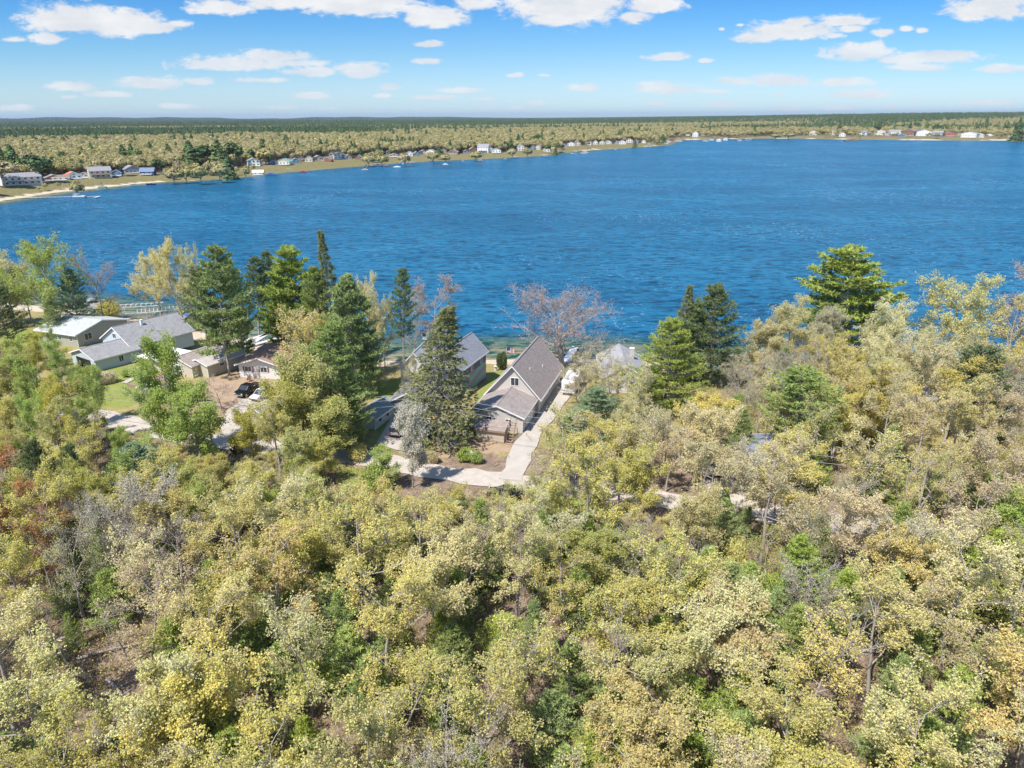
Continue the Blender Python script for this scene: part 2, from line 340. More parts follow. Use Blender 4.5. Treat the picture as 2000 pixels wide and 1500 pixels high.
def attr(tree, n): return node(tree, 'ShaderNodeAttribute', attribute_name=n).outputs['Fac']
fn = mth(t, 'ADD', mth(t, 'MULTIPLY', nA, 0.5), mth(t, 'MULTIPLY', nB, 0.5))
litter = ramp(t, fn, [(0.32, (0.085, 0.065, 0.05)), (0.5, (0.24, 0.175, 0.13)), (0.68, (0.38, 0.30, 0.225))])
yardf = ramp(t, fn, [(0.3, (0.09, 0.085, 0.035)), (0.5, (0.19, 0.17, 0.075)), (0.7, (0.30, 0.24, 0.13))])
yardc = ramp(t, fn, [(0.3, (0.13, 0.12, 0.04)), (0.45, (0.26, 0.23, 0.085)), (0.6, (0.38, 0.30, 0.15)), (0.75, (0.44, 0.34, 0.2))])
lawnc = ramp(t, fn, [(0.3, (0.16, 0.20, 0.05)), (0.6, (0.27, 0.29, 0.08)), (0.8, (0.36, 0.34, 0.13))])
dirtc = ramp(t, fn, [(0.3, (0.28, 0.19, 0.12)), (0.6, (0.42, 0.31, 0.21)), (0.8, (0.5, 0.41, 0.31))])
sandc = ramp(t, fn, [(0.3, (0.44, 0.36, 0.26)), (0.7, (0.62, 0.52, 0.39))])
farc = ramp(t, nC, [(0.35, (0.10, 0.09, 0.05)), (0.6, (0.22, 0.18, 0.10))])
def edge(a, amt=0.5):
    s = mth(t, 'ADD', a, mth(t, 'MULTIPLY', mth(t, 'SUBTRACT', nA, 0.5), amt)); q = node(t, 'ShaderNodeMapRange', interpolation_type='SMOOTHSTEP'); t.links.new(s, q.inputs[0]); q.inputs[1].default_value = 0.35; q.inputs[2].default_value = 0.65; return q.outputs[0]
c = mixc(t, edge(attr(t, 'yard'), 1.2), litter, mixc(t, attr(t, 'away'), yardc, yardf)); c = mixc(t, edge(attr(t, 'lawn'), 0.9), c, lawnc); c = mixc(t, edge(attr(t, 'dirt'), 1.2), c, dirtc)
c = mixc(t, attr(t, 'far'), c, farc); c = mixc(t, edge(attr(t, 'sand'), 0.5), c, sandc); t.links.new(c, b.inputs['Base Color'])
bp = node(t, 'ShaderNodeBump'); bp.inputs['Strength'].default_value = 0.6; bp.inputs['Distance'].default_value = 0.15; t.links.new(fn, bp.inputs['Height']); t.links.new(bp.outputs[0], b.inputs['Normal'])
tag(link('ground', me, None, m), 'spring ground of leaf litter, grass and sandy beach around the lake', None, None, 'structure')

# ------------------------------------------------------------------ water
wr = np.concatenate([np.geomspace(105, 400, 120), np.geomspace(410, 3500, 90)])
wx, wy, wf = polar(wr, radians(-75), radians(75), 260)
wd = -sdf(wx, wy)
me = np_mesh('lake_water', np.stack([wx, wy, np.full(len(wx), WZ)], 1), [wf], {'depth': ('POINT', wd), 'rad': ('POINT', np.hypot(wx, wy))})
m, t, o = newmat('lake_surface'); b = node(t, 'ShaderNodeBsdfPrincipled'); t.links.new(b.outputs[0], o.inputs[0])
b.inputs['IOR'].default_value = 1.33; b.inputs['Specular IOR Level'].default_value = 0.06
tcg = node(t, 'ShaderNodeTexCoord'); ob = tcg.outputs['Object']
def mapped(tree, vec, scale, rot=0):
    q = node(tree, 'ShaderNodeMapping'); q.inputs['Scale'].default_value = scale; q.inputs['Rotation'].default_value = (0, 0, rot); tree.links.new(vec, q.inputs[0]); return q.outputs[0]
w1 = noise(t, mapped(t, ob, (0.10, 0.26, 1), radians(-7)), 1.0, 5, 0.75, 0.4)
w2 = noise(t, mapped(t, ob, (0.28, 0.62, 1), radians(9)), 1.0, 3, 0.65, 0.4)
w3 = noise(t, mapped(t, ob, (0.006, 0.016, 1), radians(-15)), 1.0, 5, 0.6, 0.8)
w4 = noise(t, mapped(t, ob, (0.022, 0.06, 1), radians(-10)), 1.0, 6, 0.72, 0.5)
hh = mth(t, 'ADD', mth(t, 'MULTIPLY', w1, 1.0), mth(t, 'MULTIPLY', w2, 0.35)); hh = mth(t, 'ADD', hh, mth(t, 'MULTIPLY', w4, 1.0))
bp = node(t, 'ShaderNodeBump'); bp.inputs['Strength'].default_value = 1.0; bp.inputs['Distance'].default_value = 1.7; t.links.new(hh, bp.inputs['Height']); t.links.new(bp.outputs[0], b.inputs['Normal'])
dep = attr(t, 'depth')
def mrange(tree, v, a, bb, c0, d0, smooth=True):
    q = node(tree, 'ShaderNodeMapRange'); q.interpolation_type = 'SMOOTHSTEP' if smooth else 'LINEAR'; tree.links.new(v, q.inputs[0])
    for i, x in enumerate((a, bb, c0, d0)): q.inputs[i + 1].default_value = x
    return q.outputs[0]
f = mrange(t, mth(t, 'ADD', dep, mth(t, 'MULTIPLY', mth(t, 'SUBTRACT', w4, 0.5), 14)), 0, 26, 0, 1)
shallow = ramp(t, f, [(0.0, (0.30, 0.25, 0.15)), (0.35, (0.14, 0.17, 0.12)), (0.7, (0.04, 0.12, 0.15)), (1.0, (0.003, 0.125, 0.26))])
deepc = ramp(t, w3, [(0.3, (0.006, 0.108, 0.22)), (0.52, (0.014, 0.145, 0.272)), (0.72, (0.028, 0.18, 0.315))])
wc = mixc(t, mrange(t, dep, 18, 34, 0, 1), shallow, deepc)
# shading of the small waves, dark and light faces painted into the colour
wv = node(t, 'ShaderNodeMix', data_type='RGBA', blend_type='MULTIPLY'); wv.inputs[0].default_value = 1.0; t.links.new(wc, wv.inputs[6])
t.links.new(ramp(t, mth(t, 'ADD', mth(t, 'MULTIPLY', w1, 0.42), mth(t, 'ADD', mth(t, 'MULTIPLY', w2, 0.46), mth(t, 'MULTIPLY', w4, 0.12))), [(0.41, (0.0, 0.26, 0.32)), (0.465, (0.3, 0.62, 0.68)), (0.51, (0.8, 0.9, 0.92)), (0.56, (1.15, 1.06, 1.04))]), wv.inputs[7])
# foam windrows out on the lake
fo = noise(t, mapped(t, ob, (0.05, 0.016, 1), radians(-24)), 1.0, 5, 0.7, 1.6)
line = mth(t, 'ABSOLUTE', mth(t, 'SUBTRACT', fo, 0.5)); ln = mrange(t, line, 0.0, 0.016, 1, 0)
brk = mrange(t, noise(t, mapped(t, ob, (0.5, 0.5, 1)), 1.0, 4, 0.7), 0.5, 0.68, 0, 1); big = mrange(t, noise(t, mapped(t, ob, (0.009, 0.007, 1)), 1.0, 3), 0.5, 0.62, 0, 1)
foam = mth(t, 'MULTIPLY', mth(t, 'MULTIPLY', ln, brk), mth(t, 'MULTIPLY', big, 0.85))
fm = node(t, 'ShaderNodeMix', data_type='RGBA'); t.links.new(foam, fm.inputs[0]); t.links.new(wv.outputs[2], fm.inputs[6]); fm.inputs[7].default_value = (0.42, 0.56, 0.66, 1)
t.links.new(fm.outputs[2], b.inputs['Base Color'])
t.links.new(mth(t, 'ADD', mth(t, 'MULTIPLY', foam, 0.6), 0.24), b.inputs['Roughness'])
tag(link('lake_water', me, None, m), 'blue rippled lake', None, None, 'structure')

# ------------------------------------------------------------------ road and drives (sheets just above the ground)
GRAVEL = pbr('pale_gravel', (0.50, 0.44, 0.375), 0.95, 0.36, 0.9, col2=(.64,.57,.49)); CONC = pbr('pale_concrete', (0.44, 0.40, 0.345), 0.9, 0.2, 0.45, col2=(.55,.50,.44))
def sheet(name, pts2, mat, lift, label):
    me = bpy.data.meshes.new(name); import bmesh
    bm = bmesh.new(); vs = [bm.verts.new((p[0], p[1], 0)) for p in pts2]; bm.faces.new(vs); bmesh.ops.triangulate(bm, faces=bm.faces[:])
    for _ in range(4):
        es = [e for e in bm.edges if e.calc_length() > 1.6]
        if not es: break
        bmesh.ops.subdivide_edges(bm, edges=es, cuts=1); bmesh.ops.triangulate(bm, faces=bm.faces[:])
    co_ = np.array([v.co[:2] for v in bm.verts]); zz = terrain(co_[:, 0], co_[:, 1]) + 0.10 + lift
    for v, z in zip(bm.verts, zz): v.co.z = z
    bm.normal_update()
    for f_ in bm.faces:
        if f_.normal.z < 0: f_.normal_flip()
    bm.to_mesh(me); bm.free(); return tag(link(name, me, None, mat), label, None, None, 'structure')
def ribbon(px, wid, jit=0.5):
    c_ = [G(x, y)[:2] for x, y in px]; pts = []
    for a, b_ in zip(c_[:-1], c_[1:]):
        n_ = max(2, int(np.linalg.norm(b_ - a) / 2)); pts += [a + (b_ - a) * i / n_ for i in range(n_)]
    pts.append(c_[-1]); pts = np.array(pts)
    k = np.ones(5) / 5; pp = np.pad(pts, ((2, 2), (0, 0)), 'edge'); pts = np.stack([np.convolve(pp[:, i], k, 'valid') for i in (0, 1)], 1)
    tg = np.gradient(pts, axis=0); tg /= np.linalg.norm(tg, axis=1)[:, None]; nn = np.stack([-tg[:, 1], tg[:, 0]], 1)
    j = rng.uniform(-jit, jit, (len(pts), 2)); return list(pts + nn * (wid / 2 + j[:, :1])) + list((pts - nn * (wid / 2 + j[:, 1:]))[::-1])
ROAD_PX = [(-150,772),(60,790),(200,815),(330,850),(450,868),(560,880),(640,888),(740,897),(860,922),(1000,944),(1150,952),(1300,975),(1450,1000),(1700,1030),(2100,1090)]
sheet('gravel_road', ribbon(ROAD_PX, 4.6), GRAVEL, 0.0, 'pale sandy gravel road running through the woods')
sheet('driveway', ribbon([(990,950),(1008,915),(1024,870),(1052,830),(1082,790),(1102,765),(1116,738)], 3.4, .3), CONC, 0.05, 'pale concrete driveway beside the tan house')
sheet('driveway', [G(*q)[:2] for q in [(735,868),(775,880),(812,878),(838,838),(842,812),(768,812)]], CONC, 0.05, 'pale concrete parking pad under the silver van')
sheet('footpath', [G(*q)[:2] for q in [(238,748),(247,750),(293,724),(287,722)]], CONC, 0.05, 'narrow concrete footpath crossing the green lawn')
sheet('gravel_yard', [G(*q)[:2] for q in [(445,800),(475,780),(520,775),(530,800),(480,838),(470,866),(440,866),(430,830)]], GRAVEL, 0.03, 'pale gravel yard below the black pickup')
sheet('gravel_yard', [G(*q)[:2] for q in [(1370,985),(1380,905),(1500,905),(1520,940),(1470,1000)]], GRAVEL, 0.03, 'pale gravel yard by the white pickups on the right')

# ------------------------------------------------------------------ trees: mesh makers
class Tree:
    """collects tapered limbs (trunk part) and leaf faces (crown part)"""
    def __init__(s, seed): s.r = np.random.default_rng(seed); s.tv = []; s.tf = []; s.n = 0; s.anch = []
    def limb(s, pts, rad, n=5):
        pts = np.asarray(pts, float); m_ = len(pts); tg = np.gradient(pts, axis=0); tg /= np.linalg.norm(tg, axis=1)[:, None] + 1e-9
        ref = np.array([0.31, 0.87, 0.37]); a = np.cross(tg, ref); a /= np.linalg.norm(a, axis=1)[:, None] + 1e-9; b = np.cross(tg, a)
        an = np.arange(n) * 2 * pi / n; ring = pts[:, None, :] + (a[:, None, :] * np.cos(an)[None, :, None] + b[:, None, :] * np.sin(an)[None, :, None]) * np.asarray(rad)[:, None, None]
        s.tv.append(ring.reshape(-1, 3)); i, k = np.meshgrid(np.arange(m_ - 1), np.arange(n), indexing='ij'); i = i.ravel(); k = k.ravel()
        s.tf.append(np.stack([i * n + k, i * n + (k + 1) % n, (i + 1) * n + (k + 1) % n, (i + 1) * n + k], 1) + s.n); s.n += m_ * n
    def path(s, p, d, ln, segs=4, wob=0.12, lift=0.0):
        pts = [np.array(p, float)]; d = np.array(d, float); d /= np.linalg.norm(d)
        for _ in range(segs):
            d = d + s.r.normal(0, wob, 3) + [0, 0, lift]; d /= np.linalg.norm(d); pts.append(pts[-1] + d * ln / segs)
        return np.array(pts), d
    def trunk_mesh(s, name): return np_mesh(name, np.concatenate(s.tv), [np.concatenate(s.tf)])
def unit(v): return v / (np.linalg.norm(v, axis=-1, keepdims=True) + 1e-9)
def leaf_quads(r, c, size, upb=0.5, aspect=1.0, per=3, spreadr=0.6):
    """leaf clumps: `per` small quads around every centre"""
    n = len(c); cc_ = np.repeat(c, per, 0) + r.normal(0, 1, (n * per, 3)) * size * spreadr
    nrm = unit(r.normal(0, 1, (n * per, 3)) + [0, 0, upb]); a = unit(np.cross(nrm, r.normal(0, 1, (n * per, 3)))); b = np.cross(nrm, a)
    sz = size * r.uniform(0.55, 1.15, (n * per, 1)); a = a * sz; b = b * sz * aspect
    v = np.stack([cc_ - a * 0.9, cc_ - b, cc_ + a * 1.1, cc_ + b], 1).reshape(-1, 3)
    f = np.arange(n * per * 4).reshape(-1, 4); return v, f, np.clip(np.repeat(r.uniform(0, 1, n), per) * 0.75 + r.uniform(0, .25, n * per), 0, 1)
def needle_tris(r, c, d, size, per=6, wid=0.16, fan=0.75):
    """tufts of narrow blades spreading round direction d"""
    n = len(c); cc_ = np.repeat(c, per, 0); dd_ = unit(np.repeat(d, per, 0) + r.normal(0, fan, (n * per, 3))); s_ = size * r.uniform(0.7, 1.2, (n * per, 1))
    side = unit(np.cross(dd_, r.normal(0, 1, (n * per, 3)))) * s_ * wid
    v = np.stack([cc_ - side, cc_ + side, cc_ + dd_ * s_ + side * .3], 1).reshape(-1, 3)
    return v, np.arange(n * per * 3).reshape(-1, 3), np.clip(np.repeat(r.uniform(0, 1, n), per) * 0.7 + r.uniform(0, .3, n * per), 0, 1)
def mk(name, tr, parts):
    tm = tr.trunk_mesh(name + '_trunk'); vs = []; fs = {}; vals = {}; n = 0
    for (v, f, val) in parts:
        vs.append(v); fs.setdefault(f.shape[1], []).append(f + n); vals.setdefault(f.shape[1], []).append(val); n += len(v)
    ks = sorted(fs); cm_ = np_mesh(name + '_crown', np.concatenate(vs), [np.concatenate(fs[k]) for k in ks], {'v': ('FACE', np.concatenate([np.concatenate(vals[k]) for k in ks]))})
    tm.materials.append(BARK); return tm, cm_
def broadleaf(name, seed, Ht=14.0, R=4.2, base=0.38, tufts=10, size=0.17, n1=9, n2=6, n3=5, steep=0.5, multi=1, tr_r=0.2, bareness=0.0, per=3, flat=0.0, twigr=0.014, sc_=.26, tipx=.7):
    t_ = Tree(seed); r = t_.r; anch = []; lean = r.normal(0, 0.05, 2)
    for k in range(multi):
        d0 = np.array([lean[0] + (r.normal(0, .22) if multi > 1 else 0), lean[1] + (r.normal(0, .22) if multi > 1 else 0), 1.0]); tp, _ = t_.path([0, 0, -0.3], d0, Ht * 0.86, 9, 0.07, 0.03)
        rad = np.linspace(tr_r / sqrt(multi), 0.03, 10); t_.limb(tp, rad, 7)
        for i in range(n1):
            u = base + (1 - base) * (i + r.uniform(0, .8)) / n1; f_ = u * 9; j = min(int(f_), 8); p = tp[j] + (tp[j + 1] - tp[j]) * (f_ - j)
            az = i * 2.4 + r.uniform(-.5, .5); prof = sqrt(max(0.05, 1 - ((u - 0.55) / 0.62) ** 2)); ln = R * prof * r.uniform(0.75, 1.2) * (1.08 if multi == 1 else .8)
            d = [cos(az), sin(az), steep + 0.7 * (u - .4)]; pp, dl = t_.path(p, d, ln, 5, 0.13, 0.05 - flat); r0_ = rad[j] * 0.55; t_.limb(pp, np.linspace(r0_, 0.02, 6), 5)
            for a_ in range(n2):
                s_ = 0.25 + 0.75 * (a_ + r.uniform(0, .9)) / n2; f2 = min(s_ * 5, 4.99); q = pp[int(f2)] + (pp[int(f2) + 1] - pp[int(f2)]) * (f2 - int(f2))
                d2 = unit(unit(pp[-1] - pp[0]) + r.normal(0, .65, 3) + [0, 0, .25 - flat]); l2 = ln * r.uniform(0.25, 0.5); p2, _ = t_.path(q, d2, l2, 3, 0.18, 0.05); t_.limb(p2, np.linspace(0.035, 0.014, 4), 3)
                for c_ in range(n3):
                    q3 = p2[r.integers(1, 4)]; d3 = unit(unit(p2[-1] - p2[0]) + r.normal(0, .8, 3) + [0, 0, .2]); l3 = r.uniform(0.35, 0.95) * R / 4.2; p3, _ = t_.path(q3, d3, l3, 2, 0.2); t_.limb(p3, np.linspace(twigr, 0.007, 3), 3)
                    if r.uniform() > bareness: 
                        k_ = tufts; w_ = r.uniform(0, 1, (k_, 1)) ** tipx; anch.append(p3[0] * (1 - w_) + p3[-1] * w_ + r.normal(0, sc_, (k_, 3)))
    A = np.concatenate(anch); return mk(name, t_, [leaf_quads(r, A, size, 0.6, per=per)])
def pine(name, seed, Ht=20.0, R=4.5, base=0.3, gap=1.15, nb=5, up=0.15, curl=0.10, tuft=0.42, prof=0.75, per=6, lets=7, tk=3, fan=.75, irregular=.35, tr_r=.24, droop=0.0, upn=.8, wid=.16):
    t_ = Tree(seed); r = t_.r; tp, _ = t_.path([0, 0, -.3], [r.normal(0, .03), r.normal(0, .03), 1], Ht, 12, 0.025, .02); rad = np.linspace(tr_r, 0.03, 13); t_.limb(tp, rad, 7)
    C_ = []; D_ = []; z = base * Ht; k0 = 0
    while z < Ht * 0.985:
        u = (z / Ht - base) / (1 - base); f_ = min(z / Ht * 12, 11.99); p = tp[int(f_)] + (tp[int(f_) + 1] - tp[int(f_)]) * (f_ - int(f_))
        sh = (1 - u) ** prof * (0.55 + 0.45 * min(1, u * 4 + .25))
        for i in range(nb):
            ln = max(.35, R * sh * (1 + r.uniform(-irregular, irregular))); az = k0 + i * 2 * pi / nb + r.uniform(-.35, .35)
            d = [cos(az), sin(az), up + 0.5 * u - droop]; pp, _ = t_.path(p + [0, 0, r.uniform(-.3, .3) * gap], d, ln, 4, 0.06, curl); t_.limb(pp, np.linspace(0.02 + 0.018 * ln, 0.012, 5), 4)
            nl = max(3, int(lets * ln / R + 2)); ax = unit(pp[-1] - pp[0])
            for a_ in range(nl):
                s_ = 0.28 + 0.72 * (a_ + r.uniform(0, .8)) / nl; f2 = min(s_ * 4, 3.99); q = pp[int(f2)] + (pp[int(f2) + 1] - pp[int(f2)]) * (f2 - int(f2))
                sd = np.array([-ax[1], ax[0], 0]) * (1 if a_ % 2 else -1); l2 = (0.22 + .28 * (1 - s_)) * ln * r.uniform(.6, 1.2) + .15; d2 = unit(ax * .7 + sd * .9 + [0, 0, .12 - droop * .8])
                w_ = np.linspace(.35, 1, tk)[:, None]; pts = q + d2 * l2 * w_ + r.normal(0, .07, (tk, 3)); C_.append(pts); D_.append(np.tile(unit(d2 + [0, 0, upn - droop * 2]), (tk, 1)))
                if l2 > .8: t_.limb(np.array([q, q + d2 * l2]), [0.014, 0.007], 3)
            C_.append(pp[-1:]); D_.append(unit(ax + [0, 0, .5])[None])
        z += gap * r.uniform(.75, 1.25) * (1 - .35 * u); k0 += 1.1
    C_.append(tp[-1:]); D_.append(np.array([[0, 0, 1.]])); C_ = np.concatenate(C_); D_ = np.concatenate(D_)
    return mk(name, t_, [needle_tris(r, C_, D_, tuft, per, wid, fan)])
def shrub(name, seed, Ht=2.5, R=1.3, n=900, size=.12, needles=False):
    t_ = Tree(seed); r = t_.r
    for i in range(7):
        p, _ = t_.path([0, 0, -.1], [r.normal(0, .4), r.normal(0, .4), 1], Ht * .75, 3, .15); t_.limb(p, np.linspace(.04, .01, 4), 4)
    q = unit(r.normal(0, 1, (n, 3))) * (r.uniform(0.25, 1, (n, 1)) ** .4); q *= 1 + .18 * np.sin(q[:, :1] * 5 + seed) ; q = q * [R, R, Ht * .48] + [0, 0, Ht * .52]
    return mk(name, t_, [leaf_quads(r, q, size, .5)])
KIND = {}
def reg(k, lst): KIND[k] = lst
reg('oak', [broadleaf('oak', 10 + i, 13 + i % 3, 3.9 + .25 * (i % 3), .34, tufts=12, size=.072, n2=8, n3=7, sc_=.19, twigr=.032, tipx=.35, tr_r=.21 + .03 * (i % 2), multi=1 if i % 3 else 2) for i in range(6)])
reg('oaklite', [broadleaf('thin_oak', 30 + i, 13, 3.8, .35, tufts=7, size=.068, n2=8, n3=8, bareness=.15, sc_=.2, twigr=.034, tipx=.35) for i in range(3)])
reg('shoreoak', [broadleaf('shore_oak', 40 + i, 15, 5.0, .3, tufts=13, size=.082, n1=12, n2=8, n3=8, sc_=.24, twigr=.026, tipx=.4, steep=.55, multi=1 + i % 2, tr_r=.26) for i in range(3)])
reg('bare', [broadleaf('bare_tree', 50 + i, 13.5, 5.0, .28, tufts=4, size=.06, n1=12, n2=8, n3=9, bareness=.2, per=2, tr_r=.24, twigr=.03) for i in range(3)])
reg('bigbare', [broadleaf('spreading_bare_tree', 57, 15, 8.0, .22, tufts=2, size=.085, n1=18, n2=11, n3=14, bareness=.2, per=2, tr_r=.55, steep=.45, twigr=.035)])
reg('birch', [broadleaf('birch', 60 + i, 13.5, 2.5, .22, tufts=15, size=.07, n1=15, n2=5, n3=6, steep=.95, tr_r=.11) for i in range(4)])
reg('bright', [broadleaf('maple', 70 + i, 12.5, 3.6, .2, tufts=16, size=.085, n1=13, n2=7, n3=7, steep=.7, sc_=.3, tr_r=.15, multi=1 + i % 2) for i in range(2)])
reg('blossom', [broadleaf('blossom', 75, 10, 2.6, .25, tufts=24, size=.08, n1=12, steep=.9, tr_r=.12)])
reg('snag', [broadleaf('snag', 80 + i, 11, 3.2, .35, tufts=1, size=.05, n1=8, n2=4, n3=3, bareness=.9, per=1, tr_r=.2, twigr=.02) for i in range(3)])
reg('whitepine', [pine('white_pine', 100 + i, 20, 5.0, .22, 1.35, 6, .05, .07, .62, .62, lets=10, tk=4, per=10, wid=.13, irregular=.45) for i in range(3)])
reg('softpine', [pine('soft_pine', 110 + i, 18, 5.2, .08, 1.0, 6, .15, .06, .45, .6, lets=10, tk=4, per=8, wid=.12, irregular=.5) for i in range(3)])
reg('redpine', [pine('red_pine', 120 + i, 17, 4.4, .30, 1.0, 6, .35, .10, .42, .45, lets=7, tk=3, per=9, fan=1.1, wid=.13, irregular=.3) for i in range(2)])
reg('tallpine', [pine('tall_pine', 126 + i, 21, 2.9, .42, .95, 5, .1, .08, .42, .5, lets=7, tk=3, per=8, fan=1.0, wid=.13, irregular=.4, tr_r=.22) for i in range(2)])
reg('spruce', [pine('spruce', 130 + i, 20, 4.2, .06, .78, 6, -.05, .02, .42, .95, lets=7, tk=3, per=7, fan=.6, irregular=.3, droop=.28, upn=.3, wid=.13) for i in range(2)])
reg('sapling', [pine('pine_sapling', 140 + i, 8, 2.7, .03, .55, 5, .25, .08, .34, .75, lets=7, tk=3, per=7, fan=.8, wid=.10, irregular=.5, tr_r=.08) for i in range(3)])
reg('cedar', [shrub('round_cedar', 150, 3.4, 1.25, 2200, .10)])
reg('shrub', [shrub('shrub', 151 + i, 2.6, 1.7, 1100, .10) for i in range(2)])
HW = {'oak': (13.5, 4.6), 'oaklite': (13, 4.5), 'shoreoak': (15, 5.8), 'bare': (13.5, 5.6), 'bigbare': (15, 8.6), 'birch': (13.5, 3.1), 'bright': (12.5, 4.2), 'blossom': (10, 3.1), 'snag': (11, 3.6),
      'whitepine': (20, 5.2), 'softpine': (18, 5.4), 'redpine': (17, 4.6), 'tallpine': (21, 3.2), 'spruce': (20, 4.3), 'sapling': (8, 2.8), 'cedar': (3.4, 1.3), 'shrub': (2.6, 1.8)}
NEED = {'whitepine', 'softpine', 'redpine', 'tallpine', 'spruce', 'sapling'}
for k, (hh_, _) in list(HW.items()):   # true height of the mesh, measured
    zs = []
    for tm, cm_ in KIND[k]:
        v = np.empty(len(cm_.vertices) * 3, np.float32); cm_.vertices.foreach_get('co', v); zs.append(float(np.percentile(v.reshape(-1, 3)[:, 2], 99.7)))
        cm_.materials.append(NEEDLE if k in NEED else LEAF)
    HW[k] = (sum(zs) / len(zs), HW[k][1])
COLR = {'gold': (.76,.685,.26), 'amber': (.75,.64,.25), 'olive': (.62,.60,.22), 'pale': (.77,.71,.36), 'tan': (.73,.64,.36), 'fresh': (.42,.52,.15), 'lime': (.52,.60,.19), 'pink': (.55,.42,.34), 'rust': (.66,.36,.18),
        'white': (.66,.62,.45), 'grey': (.68,.62,.43), 'pine': (.33,.41,.14), 'brightpine': (.38,.46,.11), 'dark': (.18,.235,.10), 'brown': (.225,.245,.105), 'blue': (.26,.35,.19), 'yellowgreen': (.60,.57,.15), 'mid': (.32,.39,.10), 'rose': (.54,.42,.36)}
WORD = {'mid': 'deep yellow green', 'rose': 'rosy', 'gold': 'golden green', 'amber': 'amber gold', 'olive': 'olive green', 'pale': 'pale yellow', 'tan': 'tan coloured', 'fresh': 'fresh green', 'lime': 'lime green', 'pink': 'pinkish', 'rust': 'rust orange', 'white': 'white blossoming', 'grey': 'greyish',
        'pine': 'mid green', 'brightpine': 'bright yellow green', 'dark': 'dark green', 'brown': 'brownish green', 'blue': 'bluish green', 'yellowgreen': 'mustard green'}
NOUN = {'oak': ('oak_tree', 'budding oak', 'budding oaks'), 'oaklite': ('oak_tree', 'thin leafing oak', 'thin leafing oaks'), 'shoreoak': ('oak_tree', 'broad budding tree', 'broad budding trees'), 'bare': ('bare_tree', 'nearly bare tree', 'nearly bare trees'), 'bigbare': ('bare_tree', 'spreading bare tree', 'spreading bare trees'),
        'birch': ('birch_tree', 'slender young tree', 'slender young trees'), 'bright': ('leafy_tree', 'full leafy tree', 'full leafy trees'), 'blossom': ('blossom_tree', 'small tree', 'small trees'), 'snag': ('dead_tree', 'dead leafless tree', 'dead leafless trees'),
        'whitepine': ('pine_tree', 'layered pine', 'layered pines'), 'softpine': ('pine_tree', 'soft full pine', 'soft full pines'), 'redpine': ('pine_tree', 'tufted pine', 'tufted pines'), 'tallpine': ('pine_tree', 'tall narrow pine', 'tall narrow pines'), 'spruce': ('spruce_tree', 'pointed spruce', 'pointed spruces'),
        'sapling': ('pine_sapling', 'young pine', 'young pines'), 'cedar': ('cedar_bush', 'round clipped cedar', 'round clipped cedars'), 'shrub': ('shrub', 'low shrub', 'low shrubs')}
CATG = {'oak_tree': 'tree', 'bare_tree': 'tree', 'birch_tree': 'tree', 'leafy_tree': 'tree', 'blossom_tree': 'tree', 'dead_tree': 'tree', 'pine_tree': 'pine tree', 'spruce_tree': 'spruce tree', 'pine_sapling': 'pine tree', 'cedar_bush': 'bush', 'shrub': 'bush'}
TREES = []
def put(kind, x, y, z, h, wid, color, rz=None, label=None, vi=None, bark=None):
    ms = KIND[kind]; tm, cm_ = ms[(vi if vi is not None else random.randrange(len(ms))) % len(ms)]; H0, R0 = HW[kind]
    s = h / H0; sx = (wid / 2) / R0; name = NOUN[kind][0]; e = empty(name, (x, y, z), rz if rz is not None else random.uniform(0, 6.28), None, CATG[name])
    e.scale = (sx, sx, s)
    a = link('trunk', tm, e); c_ = link('crown', cm_, e); j = random.uniform(.88, 1.12); k = COLR[color]; c_.color = (k[0] * j * random.uniform(.95, 1.05), k[1] * j, k[2] * j * random.uniform(.85, 1.15), 1)
    if bark: a.material_slots[0].link = 'OBJECT'; a.material_slots[0].material = bark
    q = P((x, y, z + h * .6)); TREES.append([e, kind, color, q[0], q[1], label, math.hypot(x, y), sdf(np.array([x]), np.array([y]))[0]])
    return e
def T(kind, px, base, top, wpx, color, label=None, vi=None, rz=None, bark=None):
    """a tree whose foot, tip and spread are read off the photograph"""
    g = GT(px, base); lo, hi = 0.5, 60
    for _ in range(30):
        mi = (lo + hi) / 2
        if P((g[0], g[1], g[2] + mi))[1] > top: lo = mi
        else: hi = mi
    k = P((g[0], g[1], g[2] + lo * .6))[2]; return put(kind, g[0], g[1], g[2], lo, wpx * k / F, color, rz, label, vi, bark)

